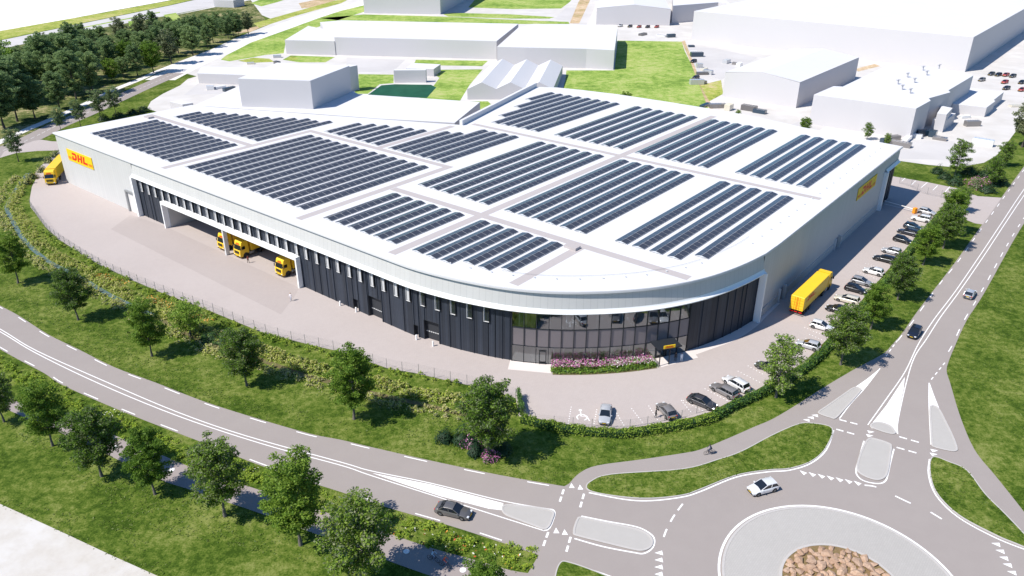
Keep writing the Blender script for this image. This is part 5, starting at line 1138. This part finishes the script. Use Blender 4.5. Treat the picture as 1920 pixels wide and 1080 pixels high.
# ditch planting: two strips of reeds and perennials either side of the water
dl = smooth(GP([(45, 330), (30, 345), (18, 362), (8, 385), (14, 400), (25, 417), (43, 447), (73, 477), (103, 497), (135, 512), (167, 530), (200, 550), (247, 573), (310, 603), (380, 640), (470, 668), (560, 698), (640, 716), (700, 734), (790, 754), (876, 772)]), 6)
nd = normals(dl)
scatter_band('reeds', [p-n*1.9 for p, n in zip(dl, nd)], 3.0, 60, .1, 1.0, .22, [M['reed'], M['wild'], M['reed'], M['reed']], 201, 'stuff', clump=46, label='pale reeds and tall plants along the far side of the ditch', cat='plants')
scatter_band('reeds', [p+n*1.7 for p, n in zip(dl, nd)], 2.4, 60, .1, .8, .20, [M['reed'], M['wild'], M['reed'], M['leafG']], 202, 'stuff', clump=46, label='pale reeds and perennials along the near side of the ditch', cat='plants')
d2 = smooth(GP([(310, 596), (400, 632), (480, 655), (560, 684), (640, 706), (720, 726), (800, 742), (880, 758)]), 6)
scatter_band('reeds', d2, 2.8, 50, .1, 1.0, .22, [M['wild'], M['reed'], M['leafG'], M['leafH']], 203, 'stuff', clump=46, label='taller yellow green plants above the dry ditch', cat='plants')
for seg_, sd in (([(187, 516), (210, 524), (236, 534)], 1), ([(275, 558), (298, 566), (322, 577)], 2), ([(368, 592), (380, 598), (395, 603)], 3)):
    scatter_band('orange_flowers', smooth(GP(seg_), 4), 2.2, 11, .1, .5, .22, [M['fl_orange'], M['reed'], M['fl_orange']], 210+sd, 'stuff', 'orange flowers on the bank below the yard fence', 'flowers')
# hedge: low bushy band along the left fence, clipped hedge round the car park
hl_ = smooth(GP([(60, 430), (84, 442), (110, 458), (150, 484), (200, 512), (260, 540), (330, 566), (400, 596), (470, 624), (540, 646), (600, 662), (680, 686), (740, 702), (820, 716), (890, 730), (950, 746), (968, 762), (972, 782)]), 5)
scatter_band('bank_plants', hl_, 2.0, 34, .05, 1.0, .2, [M['leafH'], M['wild'], M['leafA']], 220, 'stuff', clump=50, label='bushy green plants along the foot of the yard fence', cat='plants')
def hedge(line, w, h, mats, label, seed, dens=120, size=.2, group=None):
    P = resample(smooth(line, 5), .5); t = empty('hedge', P[len(P)//2], 0, label, 'hedge', group); off = -P[len(P)//2]
    g_ = np.random.default_rng(seed); N_ = normals(P); L = len(P)*.5; n = int(L*dens); i = g_.integers(0, len(P), n); pa = np.array([list(p+off) for p in P])[i]; na = np.array([list(p) for p in N_])[i]
    th_ = g_.random(n)*pi; rr_ = .75+.25*g_.random(n)+.12*np.sin(i*.8)+.08*np.sin(i*2.1); o = np.cos(th_)*w/2*rr_; z = np.sin(th_)**.6*h*rr_
    c = pa+na*o[:, None]+np.c_[(g_.random((n, 2))-.5)*.5, z]; me = leaves_mesh('foliage', c, size, seed, mats, up=.2); ob = bpy.data.objects.new('foliage', me); C.objects.link(ob); ob.parent = t
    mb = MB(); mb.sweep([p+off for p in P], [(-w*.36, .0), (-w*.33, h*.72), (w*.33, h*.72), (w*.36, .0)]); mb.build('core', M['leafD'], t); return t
hedge(GP([(978, 790), (1020, 800), (1090, 812), (1170, 817), (1240, 808), (1300, 797), (1340, 786)]), 1.5, 1.2, [M['leafH'], M['leafH'], M['leafA']], 'bright green hedge along the bottom edge of the car park', 301, 170)
hedge(GP([(1340, 786), (1372, 768), (1420, 745), (1455, 727), (1490, 707), (1515, 690), (1538, 670), (1560, 645)]), 1.3, 1.35, [M['leafI'], M['leafI'], M['leafA']], 'dark ivy hedge round the car park below the pale leaved tree', 302, 150)
hedge(GP([(1560, 645), (1590, 612), (1630, 565), (1664, 525), (1700, 480), (1722, 452), (1752, 418), (1778, 386), (1796, 362)]), 1.2, 1.5, [M['leafI'], M['leafI'], M['leafH']], 'long dark ivy hedge behind the parked cars, beside the right row of trees', 303, 130, .22)
hedge(GP([(972, 745), (977, 768), (980, 780)]), .5, 1.9, [M['leafI']], 'short ivy covered gate post hedge at the corner of the fence', 304, 160, .16)
# flower bed by the glass front
bed = smooth(GP([(1036, 697), (1060, 697.5), (1100, 697), (1140, 695), (1180, 691.5), (1228, 685)]), 5)
nb_ = normals(bed); sheet('ground', [p+n*1.0 for p, n in zip(bed, nb_)]+[p-n*2.9 for p, n in zip(bed, nb_)][::-1], .055, M['soil'])
scatter_band('flower_bed', [p-n*.2 for p, n in zip(bed, nb_)], 1.8, 110, .02, .75, .22, [M['leafA'], M['leafC'], M['leafI']], 230, 'stuff', 'leafy edge of the flower bed at the glass front', 'flowers')
scatter_band('flower_bed', [p-n*1.3 for p, n in zip(bed, nb_)], 2.4, 60, .85, 1.25, .18, [M['fl_pink'], M['fl_pink'], M['leafA'], M['fl_pink'], M['fl_white']], 231, 'stuff', 'pink and white flowers of the bed at the glass front', 'flowers')
scatter_band('flower_bed', [p-n*.9 for p, n in list(zip(bed, nb_))[int(len(bed)*.62):]], 1.8, 60, .7, 1.15, .18, [M['fl_white'], M['leafA']], 232, 'stuff', 'white flowers at the right end of the bed', 'flowers')
# wildflower strip between the curved road and the footpath
wl = smooth(GP([(-60, 665), (20, 700), (80, 732), (150, 770), (220, 802), (300, 837), (380, 868), (470, 900), (560, 932), (640, 962), (720, 985), (800, 1006), (880, 1030), (960, 1050), (995, 1056)]), 6)
g_ = np.random.default_rng(77)
scatter_band('wild_plants', [p-n*.3 for p, n in zip(wl, normals(wl))], 3.6, 60, .1, .6, .18, [M['wild'], M['leafH'], M['wild'], M['wild'], M['leafC']], 240, 'stuff', clump=60, label='bright wild plants in the strip between road and footpath', cat='plants')
k0 = int(len(wl)*.72); scatter_band('wildflowers', wl[k0:], 3.0, 1.8, .25, .5, .2, [M['fl_red'], M['fl_white'], M['fl_orange'], M['reed']], 241, 'stuff', 'red and white wildflowers near the crossing', 'flowers')
for k, (x, y) in enumerate([(216, 776), (372, 850), (548, 918), (466, 882)]): c = G(x, y); scatter_band('wildflowers', [c-Vector((1, 0, 0)), c, c+Vector((1, -.6, 0))], 1.4, 12, .3, .5, .18, [M['fl_white'], M['wild']], 245+k, 'stuff', 'small patches of white wildflowers in the strip', 'flowers')
# grass tufts on every near meadow
def tufts(poly, dens, seed, hmax=.22, mats=None, size=.24):
    P = [(p.x, p.y) for p in poly]; xs = [p[0] for p in P]; ys = [p[1] for p in P]; g_ = np.random.default_rng(seed); A_ = (max(xs)-min(xs))*(max(ys)-min(ys)); n = int(A_*dens)
    X = g_.uniform(min(xs), max(xs), n); Y = g_.uniform(min(ys), max(ys), n); q = np.sin(X*.9+np.sin(Y*.7)*2)+np.sin(Y*1.1+X*.35)+np.sin(X*.23+Y*.31)*1.2
    m = inpoly(P, X, Y) & (g_.random(n) < .25+.25*(q+1)); X, Y = X[m], Y[m]; c = np.c_[X, Y, .02+g_.random(len(X))*hmax*.2]; return c
mead = tufts(upS[3:]+GP([(1058, 906), (1087, 880), (1280, 843), (1390, 805), (1497, 750), (1400, 765), (1250, 812), (1100, 815), (980, 795), (960, 770), (820, 755), (700, 742), (560, 705), (400, 650), (250, 585), (100, 505), (30, 440), (0, 400)]), 7, 401)
foot = tufts(fl+GP([(420, 1130), (295, 1085), (110, 1000), (0, 950), (-60, 920)]), 9, 402)
m3 = tufts(vB, 9, 403, .18); m4 = tufts(vC, 8, 404, .18); m3[:, 2] += .09; m4[:, 2] += .09
m5 = tufts(GP([(1662, 664), (1603, 690), (1547, 722), (1510, 735), (1580, 655), (1640, 590), (1720, 490), (1800, 420), (1840, 425), (1790, 490), (1723, 578), (1690, 622)]), 5, 405)
m6 = tufts(rtS[3:30]+GP([(2100, 1000), (2100, 500)]), 5, 406)
allc = np.concatenate([mead, foot, m3, m4, m5, m6])
ob = bpy.data.objects.new('grass_tufts', leaves_mesh('grass_tufts', allc, .20, 500, [M['tuft']], up=2.2)); C.objects.link(ob); tag(ob, 'uneven tufts of grass on the meadows and verges', 'grass', None, 'stuff')

# ================================================================== ROCKS on the roundabout
rk = random.Random(8); spots = []; tries = 0
while len(spots) < 150 and tries < 6000:
    tries += 1; a = rk.uniform(0, 2*pi); r = 6.2*math.sqrt(rk.random()); s = rk.uniform(.40, .85); x, y = RC[0]+cos(a)*r, RC[1]+sin(a)*r
    if r+s*.7 < 6.55 and y > 60 and all((x-q[0])**2+(y-q[1])**2 > ((s+q[2])*.66)**2 for q in spots): spots.append((x, y, s))
rockm = []
for k in range(7):
    bm = bmesh.new(); bmesh.ops.create_icosphere(bm, subdivisions=1, radius=1); r_ = random.Random(50+k)
    for v in bm.verts: v.co *= r_.uniform(.62, 1.3); v.co.z *= .42; v.co.x *= 1.2
    me = bpy.data.meshes.new('rock'); bm.to_mesh(me); bm.free(); me.materials.append(M['rock']); rockm.append(me)
for k, (x, y, s) in enumerate(spots):
    o = bpy.data.objects.new('rock', rockm[k % 7]); C.objects.link(o); o.location = (x, y, .18+s*.22); o.rotation_euler = (rk.uniform(-.2, .2), rk.uniform(-.2, .2), rk.uniform(0, 6)); o.scale = (s, s*rk.uniform(.7, 1), s)
    tag(o, 'rough reddish tan boulder lying among many like it in the roundabout centre', 'rock', 'boulders in the centre of the roundabout')

# ================================================================== FENCES, BOLLARDS, BARRIER
def fence(line, h, label, step=2.9, group=None):
    P = resample(line, step); t = empty('mesh_fence', P[0], 0, label, 'fence', group); o0 = P[0]
    pm_ = MB().tube((0, 0, 0), (0, 0, h), .04, n=6).mesh('post'); pm_.materials.append(M['steel'])
    for p in P: o = bpy.data.objects.new('post', pm_); C.objects.link(o); o.parent = t; o.location = p-o0+Vector((0, 0, .03))
    for a, b in zip(P[:-1], P[1:]):
        mb = MB(); a, b = a-o0, b-o0; n = int((b-a).length/.2)
        for k in range(9): z = .08+(h-.12)*k/8; mb.beam(a+Vector((0, 0, z)), b+Vector((0, 0, z)), .006, .008)
        for k in range(1, n): q = a.lerp(b, k/n); mb.beam(q+Vector((0, 0, .05)), q+Vector((0, 0, h-.05)), .006, .006)
        mb.build('mesh_panel', M['steel'], t)
fence(smooth(GP([(58, 388), (86, 428), (110, 450), (180, 494), (247, 526), (303, 549), (393, 583), (493, 624), (587, 649), (640, 661), (730, 693), (775, 700), (840, 715), (900, 728), (967, 748)]), 3), 2.0, 'thin grey mesh fence along the curved edge of the yard')
fence(smooth(GP([(975, 779), (998, 790), (1027, 794), (1083, 799), (1143, 803), (1198, 800), (1225, 793), (1275, 785), (1300, 777), (1335, 768)]), 3), 1.5, 'low mesh fence behind the bright hedge at the car park')
fence(GP([(1686, 344), (1707, 350), (1725, 362), (1743, 366), (1760, 370), (1778, 372), (1790, 375)]), 2.0, 'short mesh fence with posts across the top of the car park', 3.4)
def bollard(x, y, label):
    mb = MB(); mb.tube((0, 0, 0), (0, 0, .95), .16, .15, n=10); mb.tube((0, 0, .95), (0, 0, 1.02), .15, .08, n=10); o = mb.build('bollard', M['white']); o.location = G(x, y, .04); tag(o, label, 'bollard', 'white bollards at the loading doors')
for x, y, l in ((638, 573, 'white bollard left of the left loading door'), (668, 585, 'white bollard right of the left loading door'), (781, 637, 'white bollard left of the right loading door'), (812, 649, 'white bollard right of the right loading door'), (238, 388, 'low hoop bollard left of the gate in the end wall'), (258, 398, 'low hoop bollard right of the gate in the end wall')): bollard(x, y, l)
t = empty('barrier', G(1714, 400, .04), 0, 'orange barrier box with a long white boom across the car park', 'barrier')
mb = MB(); mb.box((0, 0, .75), (1.0, .8, 1.5), .4, bev=.12); mb.build('cabinet', M['orange'], t)
q = G(1655, 383, .04)-G(1714, 400, .04); mb = MB(); mb.beam((0, 0, 1.05), q*.97+Vector((0, 0, 1.05)), .10, .14); mb.build('boom', M['white'], t)
mb = MB(); mb.tube(q*.97, q*.97+Vector((0, 0, 1.05)), .06, n=6); mb.build('boom_rest', M['steel'], t)
# little white covers on the footpath
for k, (x, y) in enumerate([(762, 1034), (868, 1069), (322, 881), (122, 795), (216, 838), (570, 982)]):
    mb = MB(); mb.tube((0, 0, 0), (0, 0, .03), .38, n=14); o = mb.build('cover', M['paint']); o.location = G(x, y, .034); tag(o, 'round white cover in the footpath, %s from the left' % ordn[sorted([762, 868, 322, 122, 216, 570]).index(x)], 'cover', 'white covers in the footpath')

# ================================================================== PEOPLE
def clothmat(name, bands, rough=.8):
    """skin, hair and clothes by height on the standing body (object coordinates)"""
    m = bpy.data.materials.new(name); m.use_nodes = True; N = m.node_tree.nodes; L = m.node_tree.links; p = N['Principled BSDF']; p.inputs['Roughness'].default_value = rough
    tc = N.new('ShaderNodeTexCoord'); sx = N.new('ShaderNodeSeparateXYZ'); L.new(tc.outputs['Object'], sx.inputs[0]); dv = N.new('ShaderNodeMath'); dv.operation = 'DIVIDE'; dv.inputs[1].default_value = 2; L.new(sx.outputs['Z'], dv.inputs[0])
    cr = N.new('ShaderNodeValToRGB'); cr.color_ramp.interpolation = 'CONSTANT'; E = cr.color_ramp.elements; E[0].position = 0; E[0].color = (*bands[0][1], 1); E[1].position = bands[1][0]/2; E[1].color = (*bands[1][1], 1)
    for z, c in bands[2:]: e = E.new(z/2); e.color = (*c, 1)
    L.new(dv.outputs[0], cr.inputs[0]); L.new(cr.outputs[0], p.inputs['Base Color']); return m
SKIN = (.52, .32, .22)
def body_mesh(J, name, m):
    """J: list of (name, pos, radius, parent) -> skinned continuous body"""
    names = [j[0] for j in J]; me = bpy.data.meshes.new(name); me.from_pydata([j[1] for j in J], [(names.index(j[3]), i) for i, j in enumerate(J) if j[3]], [])
    o = bpy.data.objects.new(name, me); C.objects.link(o); sk_ = o.modifiers.new('skin', 'SKIN'); sk_.use_smooth_shade = True
    for i, j in enumerate(J): me.skin_vertices[0].data[i].radius = (j[2], j[2]*(j[4] if len(j) > 4 else 1)); me.skin_vertices[0].data[i].use_root = (i == 0)
    o.modifiers.new('sub', 'SUBSURF').levels = 1; o.modifiers[-1].render_levels = 1; dg = bpy.context.evaluated_depsgraph_get(); ev = o.evaluated_get(dg); m2 = bpy.data.meshes.new_from_object(ev); o.modifiers.clear(); o.data = m2; m2.materials.clear(); m2.materials.append(m)
    for p_ in m2.polygons: p_.use_smooth = True
    return o
def person(loc, rz, label, m, hair=(.05, .035, .025), stride=.18, arm=.1, bend=0.0, group=None, h=1.76):
    k = h/1.76; s = stride
    J = [('pelvis', (0, 0, .95), .135, None, 1.15), ('belly', (0, 0, 1.10), .125, 'pelvis', 1.2), ('chest', (.02+bend*.3, 0, 1.32), .135, 'belly', 1.25), ('neck0', (.02+bend*.5, 0, 1.47), .065, 'chest'), ('neck1', (.03+bend*.6, 0, 1.54), .055, 'neck0'), ('head', (.05+bend*.7, 0, 1.63), .095, 'neck1'), ('crown', (.045+bend*.7, 0, 1.72), .075, 'head')]
    for sg, n_, f in ((1, 'l', 1), (-1, 'r', -1)):
        J += [(n_+'hip', (f*s*.12, sg*.10, .88), .10, 'pelvis'), (n_+'knee', (f*s*.55+.03, sg*.105, .50), .065, n_+'hip'), (n_+'ankle', (f*s*.95-.03, sg*.105, .10), .045, n_+'knee'), (n_+'toe', (f*s*.95+.15, sg*.115, .045), .035, n_+'ankle'),
              (n_+'sh', (.02+bend*.4, sg*.185, 1.42), .06, 'chest'), (n_+'elb', (-f*arm+bend*.4, sg*.24, 1.15), .045, n_+'sh'), (n_+'wri', (-f*arm*1.2+.12+bend*.4, sg*.235, .92), .03, n_+'elb'), (n_+'palm', (-f*arm*1.2+.15+bend*.4, sg*.232, .85), .034, n_+'wri')]
        for q, (dy, L_) in enumerate(((-.026, .062), (-.009, .075), (.009, .07), (.026, .055))): J += [(n_+'f%d' % q, (-f*arm*1.2+.16+bend*.4, sg*.23+dy, .82), .010, n_+'palm'), (n_+'g%d' % q, (-f*arm*1.2+.175+bend*.4, sg*.228+dy, .82-L_), .008, n_+'f%d' % q)]
        J += [(n_+'th', (-f*arm*1.2+.185+bend*.4, sg*.215, .835), .010, n_+'palm'), (n_+'tg', (-f*arm*1.2+.205+bend*.4, sg*.21, .80), .009, n_+'th')]
    o = body_mesh(J, 'person', m); o.location = loc; o.rotation_euler = (0, 0, rz); o.scale = (k, k, k); tag(o, label, 'person', group)
    bm = bmesh.new(); bmesh.ops.create_uvsphere(bm, u_segments=12, v_segments=8, radius=.118)
    bmesh.ops.delete(bm, geom=[v for v in bm.verts if v.co.z < -.03 and v.co.x > -.02 or v.co.x > .075 and v.co.z < .05], context='VERTS'); me = bpy.data.meshes.new('hair'); bm.to_mesh(me); bm.free()
    hm = mat('hair', hair, .7); me.materials.append(hm); ho = bpy.data.objects.new('hair', me); C.objects.link(ho); ho.parent = o; ho.location = (.035+bend*.7, 0, 1.675)
    fm = MB()
    for sg in (-1, 1): fm.tube((.14+bend*.7, sg*.034, 1.655), (.15+bend*.7, sg*.034, 1.655), .012, n=6)
    fm.box((.152+bend*.7, 0, 1.63), (.03, .02, .035)); fm.box((.14+bend*.7, 0, 1.585), (.01, .045, .01)); fm.build('face_features', hm, o)
    return o
cl = lambda n, sh, tr_, top, shirt: clothmat(n, [(0, sh), (.09, tr_), (.96, shirt), (1.50, SKIN)])
person(G(466, 493, .044), 2.5, 'person in a red brown top walking in front of the lorries', cl('clothes_red', (.03, .03, .03), (.08, .05, .045), 0, (.36, .10, .07)), group='people in the yard')
person(G(546, 564, .044), 4.0, 'person in light clothes walking across the yard by the canopy end', cl('clothes_light', (.05, .05, .05), (.45, .47, .55), 0, (.78, .72, .74)), hair=(.35, .22, .10), group='people in the yard')
person(G(1266, 677, .056), 4.4, 'person in dark clothes standing at the entrance', cl('clothes_dark', (.55, .36, .25), (.02, .02, .025), 0, (.025, .025, .03)), stride=.05, group='people at the entrance')
person(G(1277, 678, .056), 4.9, 'person in white clothes standing under the entrance canopy', cl('clothes_white', (.55, .36, .25), (.78, .80, .82), 0, (.82, .83, .85)), stride=.06, group='people at the entrance')
person(G(1229, 783, .044), -.5, 'person in black standing at the open door of the taupe hatchback', cl('clothes_black', (.02, .02, .02), (.02, .02, .022), 0, (.03, .03, .03)), stride=.08)

def cyclist(loc, rz, label_b, label_p, m, hair=(.05, .04, .03)):
    t = empty('bicycle', loc, rz, label_b, 'bicycle'); R_ = .35
    def whl(x):
        mb = MB(); n = 24
        P = [Vector((x+cos(2*pi*i/n)*R_, 0, R_+sin(2*pi*i/n)*R_)) for i in range(n)]
        for i in range(n): mb.tube(P[i], P[(i+1) % n], .022, n=5, caps=False)
        for i in range(0, n, 2): mb.tube(P[i], (x, 0, R_), .005, n=4, caps=False)
        mb.build('wheel', M['tyre'], t)
    whl(-.52); whl(.54); mb = MB()
    for a, b in (((-.52, 0, .35), (-.08, 0, .30)), ((-.52, 0, .35), (-.2, 0, .82)), ((-.08, 0, .30), (-.22, 0, .92)), ((-.08, 0, .30), (.38, 0, .80)), ((-.19, 0, .80), (.36, 0, .86)), ((.35, 0, .98), (.54, 0, .35))): mb.tube(a, b, .02, n=6)
    mb.build('frame', M['blacktrim'], t)
    mb = MB(); mb.tube((.33, -.28, 1.06), (.33, .28, 1.06), .016, n=6); mb.tube((.35, 0, .95), (.33, 0, 1.06), .018, n=6); mb.build('handlebar', M['steel'], t)
    mb = MB(); mb.box((-.23, 0, .95), (.26, .15, .06), bev=.02); mb.build('saddle', M['blacktrim'], t)
    J = [('pelvis', (-.22, 0, 1.06), .13, None, 1.15), ('belly', (-.14, 0, 1.20), .12, 'pelvis', 1.2), ('chest', (-.02, 0, 1.40), .13, 'belly', 1.25), ('neck0', (.05, 0, 1.53), .06, 'chest'), ('neck1', (.08, 0, 1.59), .05, 'neck0'), ('head', (.11, 0, 1.67), .095, 'neck1'), ('crown', (.10, 0, 1.76), .07, 'head')]
    for sg, n_, f in ((1, 'l', 1), (-1, 'r', -1)):
        J += [(n_+'hip', (-.12, sg*.10, 1.0), .10, 'pelvis'), (n_+'knee', (.20, sg*.11, .82 if f > 0 else .66), .065, n_+'hip'), (n_+'ankle', (.02-.05*f, sg*.12, .44 if f > 0 else .22), .045, n_+'knee'), (n_+'toe', (.15, sg*.12, .38 if f > 0 else .16), .035, n_+'ankle'),
              (n_+'sh', (.0, sg*.18, 1.47), .06, 'chest'), (n_+'elb', (.14, sg*.26, 1.25), .042, n_+'sh'), (n_+'wri', (.30, sg*.25, 1.11), .03, n_+'elb'), (n_+'palm', (.34, sg*.24, 1.09), .034, n_+'wri')]
        for q in range(4): y = .20+.02*q; J += [(n_+'f%d' % q, (.365, sg*(y+.01), 1.085), .010, n_+'palm'), (n_+'g%d' % q, (.365, sg*(y+.01), 1.045), .008, n_+'f%d' % q)]
        J += [(n_+'th', (.33, sg*.20, 1.06), .010, n_+'palm'), (n_+'tg', (.335, sg*.175, 1.04), .009, n_+'th')]
    o = body_mesh(J, 'person', m); o.location = loc; o.rotation_euler = (0, 0, rz); tag(o, label_p, 'person', 'people riding bicycles')
    bm = bmesh.new(); bmesh.ops.create_uvsphere(bm, u_segments=12, v_segments=8, radius=.118); bmesh.ops.delete(bm, geom=[v for v in bm.verts if v.co.z < -.03 and v.co.x > -.02], context='VERTS'); me = bpy.data.meshes.new('hair'); bm.to_mesh(me); bm.free(); me.materials.append(mat('hair', hair, .7)); ho = bpy.data.objects.new('hair', me); C.objects.link(ho); ho.parent = o; ho.location = (.09, 0, 1.715)
a, b = G(1347, 849), G(1318, 853); d = b-a; cyclist(G(1330, 852, .03), math.atan2(d.y, d.x), 'black bicycle ridden on the cycle path beside the roundabout', 'person in navy clothes cycling beside the roundabout', clothmat('clothes_navy', [(0, (.02, .02, .02)), (.12, (.04, .05, .09)), (1.1, (.02, .03, .06)), (1.58, SKIN)]))
a, b = G(800, 1050), G(860, 1072); d = b-a
cyclist(G(835, 1063, .034), math.atan2(d.y, d.x), 'bicycle on the footpath at the bottom edge', 'person in a red top cycling in the tree shade at the bottom', clothmat('clothes_redtop', [(0, (.05, .05, .05)), (.12, (.10, .12, .20)), (1.1, (.50, .08, .05)), (1.58, SKIN)]), (.3, .2, .1))
cyclist(G(813, 1052, .034), math.atan2(d.y, d.x), 'bicycle behind the red topped cyclist', 'person in a pale blue top cycling behind the red topped one', clothmat('clothes_bluetop', [(0, (.05, .05, .05)), (.12, (.12, .14, .22)), (1.1, (.45, .58, .75)), (1.58, SKIN)]))
# stored goods and small containers on the far yards
GC = 'stored goods on the far yards'; rc_ = random.Random(31)
goods = [(1300, 100), (1306, 106), (1311, 127), (1320, 131), (1316, 140), (1327, 139), (1306, 158), (1318, 156), (1362, 118), (1378, 121), (1386, 124), (1296, 88), (1322, 199), (1345, 202), (1366, 206), (1404, 207), (1424, 212), (1660, 268), (1676, 262), (1700, 264), (1716, 258), (1730, 254), (1748, 256), (1762, 262), (1688, 274), (1808, 221), (1822, 236), (1240, 68), (1258, 70), (1205, 66), (520, 108), (470, 120), (395, 168), (412, 165), (430, 170), (520, 121), (1905, 200), (1842, 272)]
cols = ['white', 'white', 'taupe', 'cream', 'grey', 'navy', 'silver']; cw = dict(redcar='red', white='white', taupe='brown', cream='cream', grey='dark grey', navy='blue', silver='light grey'); cnt = {}
for k, (x, y) in enumerate(sorted(goods)):
    cc = rc_.choice(cols); where = 'on the left yard' if x < 700 else 'beside the bright lawn' if x < 1390 else 'near the vented hall'; cnt[(cc, where)] = cnt.get((cc, where), 0)+1; od = ordn[cnt[(cc, where)]-1]
    t = empty('storage_container', G(x, y, .02), rc_.choice([TH, TH+pi/2, .1, .3]), '%s %s container from the left %s' % (od, cw[cc], where), 'container', GC); L_, W_, H_ = rc_.uniform(2.5, 6.5), rc_.uniform(1.6, 2.5), rc_.uniform(.6, 2.2)
    mb = MB(); mb.box((0, 0, H_/2), (L_, W_, H_), bev=.06); mb.build('box', M['car_'+cc], t)
    mb = MB(); [mb.box((-L_/2+L_*(i+.5)/6, 0, H_+.04), (.12, W_*.9, .08)) for i in range(6)]; mb.build('lid', M['car_'+cc], t)
